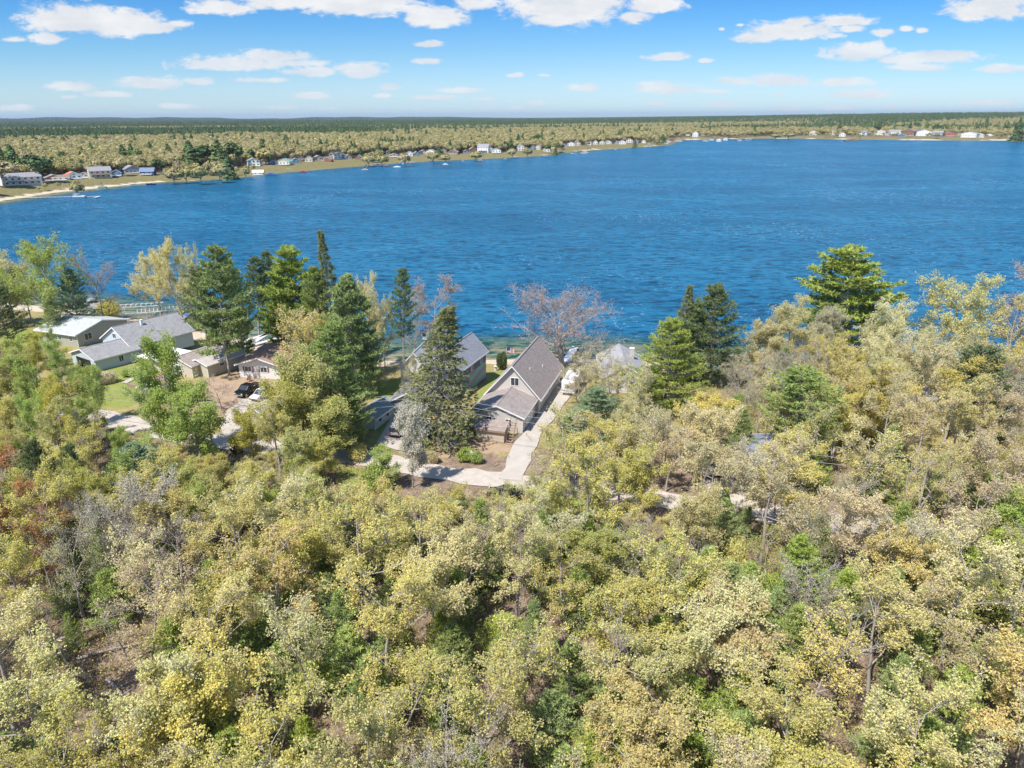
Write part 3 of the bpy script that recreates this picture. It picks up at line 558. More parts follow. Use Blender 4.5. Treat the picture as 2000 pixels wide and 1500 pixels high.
# --- trees one can name in the photograph
NAMED = [
 ('shoreoak',30,632,492,120,'pale','pale budding tree at the left edge of the photo, on the lakeshore'),
 ('shoreoak',100,645,464,150,'lime','tall yellow green budding tree on the shore, left of the grey bare tree'),
 ('oaklite',62,630,500,70,'pale',None),('oak',-30,640,500,110,'pale',None),
 ('bare',204,634,484,84,'pink','pinkish grey bare tree on the shore behind the metal roofed cottage'),
 ('softpine',158,650,528,74,'blue','dark bushy evergreen on the shore behind the cottage at left'),
 ('softpine',18,668,550,90,'dark','dark evergreen clump at the left edge below the shore'),('softpine',110,662,585,60,'pine',None),
 ('shrub',215,622,586,44,'olive','olive shrub at the waterline beside the metal roofed cottage'),
 ('bare',37,662,602,46,'tan','small round bare tree standing alone on the left lawn'),
 ('shoreoak',318,628,497,110,'pale','pale gold tree leaning left in front of the boat lifts'),
 ('shoreoak',362,640,465,100,'pale','tall pale gold tree on the shore right of the leaning one'),
 ('oaklite',392,650,480,60,'gold',None),
 ('whitepine',448,734,482,118,'pine','tall dark trunked pine right of the big grey roof'),
 ('tallpine',408,725,520,86,'brown','brownish shaggy pine beside the beige outbuilding'),('softpine',478,705,505,74,'pine',None),
 ('tallpine',507,668,503,60,'dark','thin tall pine with bare lower trunk behind the brown roof'),('tallpine',532,664,492,60,'dark',None),('softpine',625,715,520,100,'mid',None),('softpine',690,740,590,90,'dark',None),
 ('whitepine',592,704,480,130,'brightpine','big bright layered pine with flat branches left of the brown spruce'),
 ('whitepine',560,706,530,84,'brightpine',None),
 ('spruce',658,716,453,80,'brown','tall brownish spruce topping the shore trees at left centre'),
 ('whitepine',700,770,540,120,'pine','green layered pine standing under the tall brown spruce'),
 ('shoreoak',728,728,540,70,'pale',None),('oaklite',598,760,590,120,'gold','golden budding tree behind the brown roofed house'),
 ('oak',655,740,590,80,'gold',None),
 ('softpine',648,862,632,180,'pine','big soft green pine in the middle of the yard left of the grey garage'),
 ('bright',596,882,690,140,'olive','olive leafy tree beside the road, below the brown roofed house'),('bright',560,896,742,120,'yellowgreen',None),('bright',645,905,775,120,'olive',None),('softpine',690,872,735,90,'pine',None),
 ('shoreoak',752,716,580,60,'tan','tan budding tree between two pines left of the chimney cupola'),('tallpine',790,742,524,58,'dark','tall grey green pine with a long bare trunk left of the cupola'),
 ('oaklite',848,712,542,120,'rose','pinkish budding tree on the shore above the big brown spruce'),('bare',812,720,560,60,'tan',None),
 ('softpine',725,770,690,70,'pine',None),('bare',742,760,650,60,'grey',None),
 ('spruce',858,862,600,186,'brown','large shaggy brown green spruce between the grey garage and the tan house'),
 ('blossom',806,952,788,76,'white','small white blossoming tree by the road in front of the silver van'),
 ('birch',768,955,872,70,'lime',None),('shrub',738,962,905,60,'fresh',None),
 ('bright',352,905,665,120,'fresh','tall fresh green tree with pale trunk left of the black pickup'),('bright',400,915,752,130,'fresh','bright green leafy tree beside the gravel road at left'),('birch',322,900,720,70,'lime',None),
 ('bare',432,800,735,70,'pink','pinkish leafless bush left of the black pickup'),
 ('bright',490,905,800,84,'yellowgreen','mustard green tree on the roadside left of the olive trees'),('oak',548,935,790,110,'olive',None),('birch',600,950,830,90,'olive',None),('birch',640,945,860,70,'yellowgreen',None),
 ('cedar',981,722,688,21,'dark','small round clipped cedar by the flag at the beach'),
 ('bigbare',1098,720,558,215,'rose','large bare spreading tree with pinkish buds right of the tan house'),
 ('bare',1128,800,735,70,'tan',None),('bare',1165,775,672,100,'tan','tan half bare trees by the driveway right of the big bare tree'),('bare',1205,770,690,90,'pale',None),('bare',1100,770,705,40,'tan',None),
 ('softpine',1296,805,622,150,'mid','bright yellow green pine in front of the brown spruce tip, right of centre'),('softpine',1268,815,720,80,'brightpine',None),
 ('spruce',1326,742,560,84,'brown','narrow brown spruce behind the bright pine, right of centre'),
 ('softpine',1386,750,556,150,'dark','dark rounded pine on the shore right of the narrow brown spruce'),('softpine',1350,745,590,90,'dark',None),
 ('softpine',1160,875,762,140,'blue','bluish green pine below the driveway of the tan house'),('softpine',1110,880,815,70,'pine',None),
 ('whitepine',1645,705,482,210,'mid','big spreading green pine alone against the lake at right',1),
 ('shoreoak',1845,745,540,165,'pale','tall pale green budding tree against the lake at right'),('oaklite',1978,700,512,135,'rose','pinkish bare tree at the right edge against the lake'),
 ('shoreoak',1530,735,585,120,'pale','pale budding tree left of the big spreading pine'),('shoreoak',1590,730,590,90,'grey',None),('shoreoak',1480,745,620,110,'tan',None),('shoreoak',1720,735,590,120,'pale',None),
 ('redpine',1555,905,722,200,'pine','large tufted pine rising among tan trees, right of centre'),('redpine',1878,850,672,150,'dark','dark pine half hidden by budding oaks at right'),
 ('softpine',1440,905,800,60,'pine',None),('oak',1960,760,600,120,'pale',None),('oak',1905,770,660,120,'pale',None),
 ('bright',1960,1120,985,170,'fresh',None),('softpine',1935,1180,1035,170,'brightpine','bright green young pine mass near the right edge of the woods'),
 ('oak',55,1130,920,170,'rust','rust orange tree near the left edge of the woods'),('bare',10,1170,980,120,'rust',None),('oaklite',110,1180,1000,100,'rust',None),
 ('oaklite',300,1130,915,180,'grey','greyish pale crowned oak left of centre above the gold woods'),('bare',265,1150,960,130,'grey',None),('bare',360,1170,1000,140,'grey',None),
 ('softpine',292,975,868,130,'blue','bluish dark pine clump just below the road at left'),('softpine',240,985,900,70,'dark',None),('softpine',95,1030,860,90,'dark',None),('softpine',160,1030,870,80,'dark',None),
 ('softpine',1555,1225,1055,130,'brightpine',None),('softpine',1410,1230,1110,150,'pine',None),
]
for q in NAMED:
    T(*q[:6], label=q[6], vi=(q[7] if len(q) > 7 else None))
NPIN = len(TREES)
for q in [(880,1345,1215,150,'pine'),(1120,1370,1240,150,'pine'),(765,1300,1200,100,'pine'),(1330,1510,1410,150,'brightpine'),(1160,1490,1395,120,'brightpine'),(640,1315,1205,130,'pine'),(610,1490,1390,110,'brightpine'),(30,1500,1420,120,'pine'),(905,1140,1040,70,'pine'),(745,1090,1010,80,'pine'),(1870,1490,1400,80,'pine'),(880,1470,1375,110,'pine'),(1340,1190,1110,110,'pine'),(1650,1180,1090,90,'pine'),(1480,1250,1150,110,'brightpine'),(985,1330,1230,110,'pine'),(560,1350,1250,110,'pine'),(150,1270,1190,60,'brightpine'),(115,1300,1240,40,'brightpine'),(1060,1500,1420,90,'pine'),(1450,1060,980,70,'pine'),(215,1010,930,60,'dark'),(1250,1150,1075,80,'pine'),(1700,1480,1400,110,'pine'),(250,1480,1400,100,'blue')]:
    T('sapling', q[0], q[1], q[2] + 10, q[3] * .8, q[4])
for q in [('birch',15,840,690,80,'lime'),('birch',60,850,680,80,'olive'),('birch',105,862,690,80,'lime'),('birch',150,880,735,70,'yellowgreen'),('birch',-25,830,680,80,'olive'),('oaklite',1432,965,870,110,'tan'),('oaklite',1495,970,885,100,'pale'),('oaklite',985,1000,953,70,'olive'),('oaklite',962,1022,958,80,'olive'),('oaklite',1015,1030,960,90,'gold'),('oaklite',1048,1000,930,60,'pale'),('oaklite',930,1010,965,60,'tan'),('oaklite',1150,800,685,90,'tan'),('oaklite',1196,800,690,90,'pale'),('oaklite',1236,835,715,90,'tan'),('oak',1250,880,760,80,'pale'),('oaklite',800,800,690,50,'tan'),('oaklite',1112,945,800,130,'pale'),('oak',1185,955,800,130,'gold'),('oaklite',1075,965,850,90,'olive'),('oaklite',1245,960,790,110,'pale'),('bare',1055,950,880,70,'tan'),('oak',1330,890,740,120,'gold'),('oak',1370,950,760,120,'pale'),('oaklite',1300,960,830,110,'tan'),('oaklite',1040,985,915,60,'olive')]:
    T(*q)
# --- the woods: filled in by kind and colour region by region
ROADXY = np.array([G(x, y)[:2] for x, y in ROAD_PX])
def seg_dist(x, y, pl):
    d = 1e9
    for a, b_ in zip(pl[:-1], pl[1:]):
        ab = b_ - a; t_ = min(1, max(0, ((x - a[0]) * ab[0] + (y - a[1]) * ab[1]) / (ab @ ab))); d = min(d, math.hypot(x - a[0] - t_ * ab[0], y - a[1] - t_ * ab[1]))
    return d
def limit(px):   # the wood's upper edge in the photograph
    return float(np.interp(px, [-300, 0, 110, 180, 215, 260, 330, 460, 520, 650, 700, 760, 860, 960, 1040, 1080, 1150, 1260, 1400, 1430, 1500, 2000, 2300],
                               [640, 660, 640, 720, 790, 800, 870, 905, 880, 900, 955, 945, 935, 950, 940, 860, 830, 810, 800, 680, 655, 640, 630]))
GAPS = [(140,1330,70,38),(1175,1465,30,10),(1620,1430,40,10),(985,1445,50,10),(930,1400,30,10),(130,1285,95,38),(170,1380,100,30),(955,1490,60,50),(1330,1260,26,26),(1190,1380,35,30),(1660,1265,45,20),(690,1170,45,35),(960,1370,35,40),(1785,1130,25,15),(700,930,40,30)]
GP = [(G(a, b_)[:2], np.linalg.norm(G(a + c_, b_)[:2] - G(a, b_)[:2])) for a, b_, c_, d_ in GAPS]
def pick(px, by):
    """kind, colour, height, width for a random tree of the wood at that place of the photo"""
    u = random.random()
    if random.random() < .11 and not (px < 470 and by < 1040): return 'bare', random.choice(['grey', 'tan', 'pink', 'olive']), random.uniform(10, 13.5), random.uniform(6.5, 9)
    if px < 470 and by < 1040:
        if u < .68: return 'birch', random.choice(['lime', 'olive', 'yellowgreen', 'lime', 'fresh']), random.uniform(9, 13), random.uniform(4.2, 6)
        if u < .85: return 'oak', random.choice(['olive', 'gold', 'yellowgreen']), random.uniform(10, 13), random.uniform(6, 8.5)
        return 'oaklite', random.choice(['tan', 'olive']), random.uniform(9, 12), random.uniform(5, 7)
    if px < 700 and by < 1120:
        if u < .45: return 'oak', random.choice(['olive', 'yellowgreen', 'gold']), random.uniform(9, 13), random.uniform(6, 8.5)
        if u < .75: return 'birch', random.choice(['olive', 'lime']), random.uniform(8, 12), random.uniform(4, 6)
        return 'oaklite', random.choice(['tan', 'gold', 'olive']), random.uniform(9, 12), random.uniform(6, 8)
    if by < 1120 and px > 1080:
        if u < .55: return 'oak', random.choice(['tan', 'pale', 'gold', 'gold', 'tan']), random.uniform(11, 15), random.uniform(7.5, 10.5)
        if u < .85: return 'oaklite', random.choice(['tan', 'pale', 'olive', 'gold']), random.uniform(10, 14), random.uniform(7, 9.5)
        if u < .93: return 'bare', random.choice(['tan', 'grey']), random.uniform(10, 13), random.uniform(6, 9)
        return 'softpine', random.choice(['pine', 'dark']), random.uniform(7, 11), random.uniform(4.5, 6)
    if 1230 < px < 1750 and by < 1330:
        if u < .4: return 'oaklite', random.choice(['tan', 'grey', 'pink']), random.uniform(10, 13), random.uniform(6.5, 8.5)
        if u < .8: return 'oak', random.choice(['gold', 'olive', 'tan']), random.uniform(11, 14), random.uniform(7, 9.5)
        return 'oaklite', 'olive', random.uniform(9, 12), random.uniform(6, 8)
    if px < 450:
        if u < .6: return 'oak', random.choice(['pale', 'gold', 'olive', 'pale']), random.uniform(11, 14), random.uniform(7.5, 10)
        return 'oaklite', random.choice(['pale', 'olive', 'tan', 'yellowgreen']), random.uniform(10, 13), random.uniform(7, 9)
    if by > 1300 and px > 1050:
        if u < .8: return 'oak', random.choice(['gold', 'amber', 'gold', 'pale']), random.uniform(11, 14), random.uniform(7.5, 10)
        return 'oaklite', random.choice(['gold', 'tan']), random.uniform(10, 13), random.uniform(7, 9)
    if u < .62: return 'oak', random.choice(['gold', 'gold', 'olive', 'pale', 'amber', 'gold']), random.uniform(11, 14), random.uniform(7.5, 10)
    return 'oaklite', random.choice(['olive', 'tan', 'gold', 'pale']), random.uniform(10, 13.5), random.uniform(7, 9.5)
HOUSE_SPOTS = []   # (x, y, radius) kept clear of the random trees
for q in [(970,830,7),(1010,770,9),(1020,720,9),(800,790,6),(500,720,7),(230,700,9),(270,660,11),(165,650,9),(320,710,5),(1440,925,4),(1480,925,4),(870,720,8),(780,840,5),(495,760,4),(1100,770,5)]:
    g = G(q[0], q[1]); HOUSE_SPOTS.append((g[0], g[1], q[2]))
placed = [(float(t_[0].location.x), float(t_[0].location.y), 1.8 if t_[1] in ('shrub', 'cedar') else (3.0 if NPIN <= i_ < NPIN + 25 else 2.6)) for i_, t_ in enumerate(TREES)]
def front_limit(px):   # trees on this side of the road leave it open where the photograph shows it
    return float(np.interp(px, [180, 205, 330, 350, 430, 470, 560, 640, 660, 1000, 1020, 1340, 1380], [600, 822, 866, 600, 600, 880, 893, 900, 958, 972, 990, 1005, 600]))
def try_tree(x, y, mind, chooser, spacing_only=False):
    if seg_dist(x, y, ROADXY) < 4.2: return False
    d = sdf(np.array([x]), np.array([y]))[0]
    if d < 7: return False
    for a, b_, rr in HOUSE_SPOTS:
        if math.hypot(a - x, b_ - y) < rr: return False
    for (c_, rr) in GP:
        if math.hypot(c_[0] - x, c_[1] - y) < rr * .9 + .5: return False
    for a, b_, rr in placed:
        if (a - x) ** 2 + (b_ - y) ** 2 < (mind * .5 + rr * .5) ** 2 * (1 if rr > 2.7 else .8): return False
    q = P((x, y, 0)); r_ = chooser(q[0], q[1])
    if r_ is None: return False
    kind, col, h, wd_ = r_; tp = P((x, y, h)); lm = min(limit(tp[0] + dx) for dx in (0, -wd_ * .4 * F / tp[2], wd_ * .4 * F / tp[2]))
    lm = max(limit(tp[0]), max(limit(tp[0] - wd_ * .3 * F / tp[2]), limit(tp[0] + wd_ * .3 * F / tp[2])))
    if y < np.interp(x, ROADXY[:, 0], ROADXY[:, 1]) and not (tp[0] > 1010 and random.random() < .3): lm = max(lm, front_limit(tp[0]), front_limit(tp[0] - wd_ * .4 * F / tp[2]), front_limit(tp[0] + wd_ * .4 * F / tp[2]))
    if tp[1] < lm - 4:
        for _ in range(12):
            h *= .93; wd_ *= .96; tp = P((x, y, h))
            if tp[1] >= lm - 4: break
        if h < 2.6 or tp[1] < lm - 4: return False
    put(kind, x, y, Z(x, y), h, wd_, col); placed.append((x, y, mind)); return True
cnt = 0
for i in range(9000):
    y = random.uniform(22, 150); hw = 0.76 * y + 16; x = random.uniform(-hw, hw); q = P((x, y, 0))
    if q[2] <= 5: continue
    if q[1] < 790 and not (q[0] > 1400): 
        if not (q[0] < 150 and q[1] > 700): continue
    if q[0] > 1400 and q[1] < 735: continue
    mind = 3.9 if (q[0] < 600 and q[1] < 1100) else 5.0
    if try_tree(x, y, mind, pick): cnt += 1
    if cnt >= 345: break
for q_ in TREES: pass
nn_ = 0
for i in range(2500):   # low growth along the near side of the road
    x = random.uniform(-62, 34); yr_ = float(np.interp(x, ROADXY[:, 0], ROADXY[:, 1])); y = yr_ - 4.3 - abs(random.gauss(0, 1)) * 6
    if try_tree(x, y, 2.3, lambda a_, b_: (random.choice(['oaklite', 'birch', 'oaklite', 'shrub']), random.choice(['olive', 'gold', 'tan', 'lime', 'pale']), random.uniform(2.6, 6), random.uniform(2.6, 4.5))): nn_ += 1
    if nn_ >= 60: break
# understory: young pines and snags
def understory(px, by):
    dark = random.choice(['fresh', 'pine', 'brightpine', 'pine']); return 'sapling', dark, random.uniform(4, 8.5), random.uniform(4, 6.5)
n2_ = 0; save = list(placed); placed[:] = [(a, b_, 1.2) for a, b_, _ in placed]
for i in range(5000):
    y = random.uniform(24, 96); hw = 0.74 * y + 8; x = random.uniform(-hw, hw); q = P((x, y, 0))
    if q[1] < 960: continue
    w_ = .25 + .75 * (lump(x, y, 11, 5) > .05)
    if q[0] < 450 and q[1] > 1000: w_ *= .5
    if random.random() > w_: continue
    if try_tree(x, y, 3.6, understory): n2_ += 1
    if n2_ >= 150: break
for (px, by, top, wp, k) in [(1175,1440,1150,120,'grey'),(1620,1400,1180,150,'grey'),(1600,1300,1080,150,'tan'),(870,1530,1400,110,'grey'),(250,1290,1180,90,'grey'),(140,1310,1200,100,'grey'),(1770,1140,1010,90,'grey'),(660,1300,1180,70,'grey'),(1010,1230,1120,80,'grey'),(435,1330,1200,80,'grey'),(1340,1190,1040,80,'grey'),(1850,1000,900,60,'grey')]:
    T('snag', px, by, top, wp, k, bark=BARKP)
for (px, by, top, wp) in [(1150,1010,960,60),(1400,1010,955,60),(560,1000,950,60),(910,900,875,40),(930,905,880,30),(845,905,880,26),(700,900,868,40),(270,738,728,22),(302,728,720,14),(250,735,722,26),(180,745,715,50),(210,748,725,40),(120,1040,990,60),(480,1010,950,70)]:
    T('shrub', px, by, top, wp, random.choice(['fresh', 'olive', 'lime', 'grey']))
# --- labels: each tree by look and place, look-alikes in one place by their order from the left
def wherex(px):
    return 'far left' if px < 220 else 'left side' if px < 440 else 'inner left' if px < 660 else 'left of centre' if px < 880 else 'centre' if px < 1120 else 'right of centre' if px < 1340 else 'inner right' if px < 1560 else 'right side' if px < 1780 else 'far right'
def wherey(py, r, d):
    if d < 28: return 'on the lakeshore'
    if r > 92 and py < 860: return 'by the houses'
    if py < 940: return 'near the road'
    if py < 1060: return 'below the road'
    if py < 1200: return 'middle woods'
    if py < 1350: return 'lower woods'
    return 'bottom edge'
ORD = ['first', 'second', 'third', 'fourth', 'fifth', 'sixth', 'seventh', 'eighth', 'ninth', 'tenth', 'eleventh', 'twelfth', 'thirteenth', 'fourteenth', 'fifteenth', 'sixteenth', 'seventeenth', 'eighteenth', 'nineteenth', 'twentieth'] + [f'{a}-{b}' for a in ('twenty', 'thirty') for b in ('first', 'second', 'third', 'fourth', 'fifth', 'sixth', 'seventh', 'eighth', 'ninth')]
NUM = ['', 'one', 'two', 'three', 'four', 'five', 'six', 'seven', 'eight', 'nine', 'ten', 'eleven', 'twelve', 'thirteen', 'fourteen', 'fifteen', 'sixteen', 'seventeen', 'eighteen', 'nineteen', 'twenty'] + [f'{a}-{b}' for a in ('twenty', 'thirty') for b in ('one', 'two', 'three', 'four', 'five', 'six', 'seven', 'eight', 'nine')]
grp = {}
for t_ in TREES:
    e, kind, col, px, py, lab, r_, d_ = t_; e['group'] = {'sapling': 'young pines under the oaks', 'snag': 'dead trees in the woods', 'shrub': 'low shrubs', 'birch': 'slender young trees by the road'}.get(kind, 'oaks and other trees of the woods' if d_ > 40 else 'trees around the lakeside houses')
    if lab: e['label'] = lab; continue
    key = (WORD[col], NOUN[kind], wherey(py, r_, d_), wherex(px)); grp.setdefault(key, []).append(t_)
for (wd_, nn, wy_, wx_), ts in grp.items():
    ts.sort(key=lambda q: q[3])
    if len(ts) == 1: ts[0][0]['label'] = f'only {wd_} {nn[1]} {wy_}, {wx_}'
    else:
        for i, q in enumerate(ts):
            q[0]['label'] = f'{ORD[i]} from left of {NUM[len(ts)]} {wd_} {nn[2]} {wy_}, {wx_}'

# ------------------------------------------------------------------ far shore: forest and single trees
FARLEAF = leafmat('far_spring_leaves', 0.25, False, [(.33,.31,.13), (.48,.42,.19), (.39,.36,.15), (.45,.38,.22), (.52,.46,.23), (.37,.36,.14), (.39,.33,.22)], .3)
FARPINE = leafmat('far_needles', 0.1, False, [(.10,.155,.07), (.14,.20,.08), (.08,.13,.06), (.19,.24,.09)], .3)
def far_crown(name, seed, Ht, R, base, n, size, shape):
    r = np.random.default_rng(seed); t_ = Tree(seed); p, _ = t_.path([0, 0, -1], [r.normal(0, .03), 0, 1], Ht * .8, 4, .03); t_.limb(p, np.linspace(.32, .08, 5), 5)
    if shape == 'round':
        lob = r.normal(0, 1, (9, 3)); lob = unit(lob) * .55; lob[:, 2] = np.abs(lob[:, 2]) * .9 - .1; k = r.integers(0, 9, n); q = lob[k] + unit(r.normal(0, 1, (n, 3))) * (r.uniform(0, 1, (n, 1)) ** .35) * .48
        c_ = q * [R, R, (Ht - base) / 2] + [0, 0, (Ht + base) / 2]
        for i in range(6):
            a = i * 1.05; t_.limb(np.array([[0, 0, Ht * .35], [cos(a) * R * .4, sin(a) * R * .4, Ht * .55], [cos(a) * R * .7, sin(a) * R * .7, Ht * .75]]), [.14, .09, .04], 3)
    else:
        u = r.uniform(0, 1, n) ** 1.25; lay = np.sin(u * 40) * .12; a = r.uniform(0, 6.28, n); rad = R * ((1 - u) ** .8 + .05) * (1 + .2 * np.sin(a * 3 + u * 9 + seed)) * (r.uniform(.15, 1, n) ** .5) * (1 + lay); c_ = np.stack([rad * np.cos(a), rad * np.sin(a), base + u * (Ht - base) - .12 * rad], 1)
    if shape == 'round': nrm_ = unit(q - lob[k] * .55 + r.normal(0, .16, q.shape) + [0, 0, .12])
    else: nrm_ = unit(np.stack([np.cos(a), np.sin(a), .5 + 0 * a], 1) + r.normal(0, .35, c_.shape))
    a_ = unit(np.cross(nrm_, r.normal(0, 1, c_.shape))); b_ = np.cross(nrm_, a_); sz = size * r.uniform(.6, 1.25, (n, 1)); v = np.stack([c_ - a_ * sz, c_ - b_ * sz, c_ + a_ * sz, c_ + b_ * sz], 1).reshape(-1, 3); f = np.arange(4 * n).reshape(-1, 4); val = r.uniform(0, 1, n)
    tv = np.concatenate(t_.tv); tf = np.concatenate(t_.tf); me = np_mesh(name, np.concatenate([v, tv]), [np.concatenate([f, tf + len(v)])], {'v': ('FACE', np.concatenate([val, np.zeros(len(tf))]))})
    me.materials.append(FARLEAF if name == 'far_oak' else FARPINE); me.materials.append(BARK)
    mi = np.zeros(len(f) + len(tf), np.int32); mi[len(f):] = 1; me.polygons.foreach_set('material_index', mi); return me
FM = [far_crown('far_oak', 200 + i, 15, 5.6, 4.0, 800, .66, 'round') for i in range(3)] + [far_crown('far_pine', 210, 18, 4.3, 2.5, 700, .62, 'cone'), far_crown('far_pine', 211, 16, 4.6, 3, 560, .6, 'round')]
FSRC = [None] * 5
def far_tree(k, px, base, top, wpx, label):
    g = GT(px, base); r_ = math.hypot(g[0], g[1]); dpx = P(g)[2]; h = (base - top) * dpx / F * 1.02; s = h / (15 if k < 3 else 19); sx = (wpx / 2) * dpx / F / (5.6 if k < 3 else 3.8)
    o = link('oak_tree' if k < 3 else 'pine_tree', FM[k]); o.location = g; o.scale = (sx, sx, s); o.rotation_euler[2] = random.uniform(0, 6.28)
    tag(o, label, 'tree' if k < 3 else 'pine tree', 'single trees on the far shore')
    if FSRC[k] is None: FSRC[k] = o
FT = [(4,80,357,287,50),(4,58,352,290,30),(3,33,352,284,40),(3,12,352,286,34),(4,128,332,286,22),(3,182,312,279,16),(3,245,330,284,28),(3,262,330,282,22),(4,272,330,281,20),(4,313,340,302,26),(3,296,312,278,20),(3,332,318,282,22),(3,375,330,276,40),(4,405,328,272,46),(3,430,330,274,44),(4,462,335,272,34),(3,448,342,290,30),
      (3,515,310,272,22),(4,592,308,277,20),(3,560,290,265,22),(3,628,302,272,16),(4,690,306,284,14),(3,858,305,291,18),(4,905,298,285,12),(3,1012,290,262,16),(4,1048,286,255,14),(3,1058,286,256,10),(4,1070,300,274,12),(3,1085,302,285,10),(3,1240,284,262,10),(4,1242,264,250,10),(3,1294,281,263,16),(3,1312,268,250,12),
      (4,1713,262,234,14),(3,1775,262,238,10),(3,1807,260,236,12),(4,1826,262,238,14),(3,1848,262,242,12),(3,1985,274,226,24),(4,1965,262,240,12),(3,1925,250,228,10),(3,1905,264,248,12),(4,1640,262,242,12),(3,1620,258,240,10),
      (0,10,365,312,60),(0,150,372,333,30),(1,240,352,315,30),(2,275,340,312,26),(1,340,350,310,36),(2,362,348,306,34),(0,392,350,300,40),(1,432,350,303,40),(2,480,345,310,20),(0,520,322,290,36),(1,655,320,290,30),(2,720,318,288,34),(0,745,318,286,30),(1,790,318,284,30),(2,845,313,282,30),(0,870,312,286,24),(1,930,308,283,30),(2,1000,303,277,22),(0,1030,302,275,22),(1,1085,296,270,22),(2,1280,281,262,18),(0,1515,270,252,24),(1,1540,270,250,26),(2,1565,268,252,20),(0,1615,268,254,24),(2,1650,268,250,20)]
FT.sort(key=lambda q: q[1]); cntk = {}
segs = [(150, 'on the shore at the far left edge'), (350, 'behind the boats on the far left beach'), (520, 'by the far left pine cluster'), (800, 'on the left-centre bank'), (1110, 'on the far bank in the middle'), (1350, 'near the far sandy point'), (1690, 'on the distant right shore inlet'), (3000, 'behind the distant houses at right')]
fg = {}
for q in FT: fg.setdefault(([s_[1] for s_ in segs if q[1] < s_[0]][0], q[0] >= 3), []).append(q)
for (pl, con), qs in fg.items():
    nm = 'dark pine' if con else 'pale round oak'
    for i, q in enumerate(qs):
        far_tree(*q, label=(f'{nm} {pl}' if len(qs) == 1 else f'{ORD[i]} from left of {NUM[len(qs)]} {nm}s {pl}'))
# scattered points for the continuous forest
FH_PX = [(45,366,72,22,'white','grey'),(12,360,36,14,'white','grey'),(106,353,34,11,'red','grey'),(122,352,32,10,'white','brown'),(146,350,30,14,'white','orange'),(164,348,18,11,'grey','brown'),(198,347,42,21,'cream','grey'),(228,346,20,12,'blue','blue'),(262,347,32,15,'slate','grey'),(291,341,28,13,'navy','blue'),
 (182,335,14,8,'cream','grey'),(370,330,20,8,'cream','grey'),(410,326,16,9,'cream','white'),(432,327,12,9,'tan','brown'),(497,328,24,16,'white','grey'),(505,336,22,9,'white','white'),(535,322,16,9,'navy','blue'),(552,322,30,11,'cream','green'),(578,319,16,10,'blue','blue'),(603,316,16,11,'cream','brown'),(622,313,16,9,'tan','grey'),(640,316,16,8,'red','brown'),
 (663,311,22,14,'white','grey'),(665,297,14,7,'white','grey'),(682,311,12,9,'tan','brown'),(700,311,12,8,'brown','grey'),(770,307,18,7,'tan','brown'),(799,305,16,9,'white','grey'),(814,305,12,9,'slate','grey'),(840,306,18,9,'white','grey'),(822,308,10,6,'navy','blue'),(885,303,20,9,'brown','grey'),(925,303,16,10,'brown','brown'),
 (946,301,24,16,'white','grey'),(970,299,18,9,'white','blue'),(1000,298,12,7,'slate','grey'),(1018,298,14,12,'white','grey'),(1050,296,12,9,'cream','grey'),(1098,294,14,5,'blue','blue'),(1115,290,16,8,'white','navy'),(1128,290,12,9,'cream','grey'),(1150,288,10,7,'white','grey'),(1163,287,9,8,'white','grey'),(1175,286,12,7,'cream','grey'),(1189,284,12,7,'white','grey'),(1204,283,8,6,'slate','blue'),(1216,282,15,7,'white','pinkish'),(1257,279,8,6,'white','grey'),
 (1312,272,9,6,'red','brown'),(1343,270,10,7,'white','grey'),(1358,268,12,11,'white','grey'),(1372,269,8,6,'cream','brown'),(1390,270,13,6,'white','blue'),(1417,270,10,8,'white','grey'),(1430,269,12,9,'white','blue'),(1588,264,16,9,'cream','brown'),(1665,271,26,7,'brown','brown'),(1685,265,20,9,'white','blue'),(1702,263,10,6,'blue','blue'),(1718,264,22,10,'cream','pinkish'),(1747,265,22,11,'white','grey'),(1773,265,24,13,'brown','brown'),
 (1804,266,28,12,'white','blue'),(1832,266,20,10,'slate','grey'),(1856,266,20,8,'red','brown'),(1891,269,30,11,'white','grey'),(1913,269,16,9,'cream','grey'),(1975,270,14,7,'white','grey')]
_w = ['white', 'cream', 'grey', 'tan', 'white', 'slate', 'tan', 'cream', 'white', 'grey', 'blue']; _r = ['grey', 'brown', 'grey', 'grey', 'blue', 'grey', 'brown', 'pinkish', 'grey', 'brown']
for _i, (_x, _y) in enumerate([(515,318),(566,327),(588,311),(633,322),(650,305),(674,317),(690,301),(716,317),(726,305),(750,316),(760,302),(786,312),(828,299),(858,307),(868,298),(901,308),(912,299),(935,307),(957,295),(985,304),(1031,300),(1040,293),(1068,296),(1082,290),(1105,289),(1140,294),(1229,284),(1241,280),(1270,282),(1625,268),(1645,267),(1733,269),(1761,269),(1789,270),(1819,270),(1845,271),(1874,271),(1932,270),(1952,271),(1326,272.5),(1379,272),(1404,272),(1445,271.5),(1461,271)]):
    FH_PX.append((_x, _y, 9 + (_i * 5) % 7, 6 + (_i * 3) % 4, _w[_i % 11], _r[_i % 10]))
FHG = [GT(q[0], q[1]) for q in FH_PX]
pts = []
def scatter(r0, r1, sp, jit=.45):
    n = int(2 * r1 / sp) ; xs = np.arange(-r1 * .80, r1 * .80, sp); ys = np.arange(0, r1, sp); X, Y = np.meshgrid(xs, ys); X = X.ravel() + rng.uniform(-jit, jit, X.size) * sp; Y = Y.ravel() + rng.uniform(-jit, jit, Y.size) * sp
    R = np.hypot(X, Y); k = (R > r0) & (R < r1) & (np.abs(X) < .80 * Y + 20) & (Y > 230 * (X < 400)) ; X, Y = X[k], Y[k]; d = sdf(X, Y); k = d > 9 + 6 * lump(X, Y, 30, 6); return X[k], Y[k], d[k]
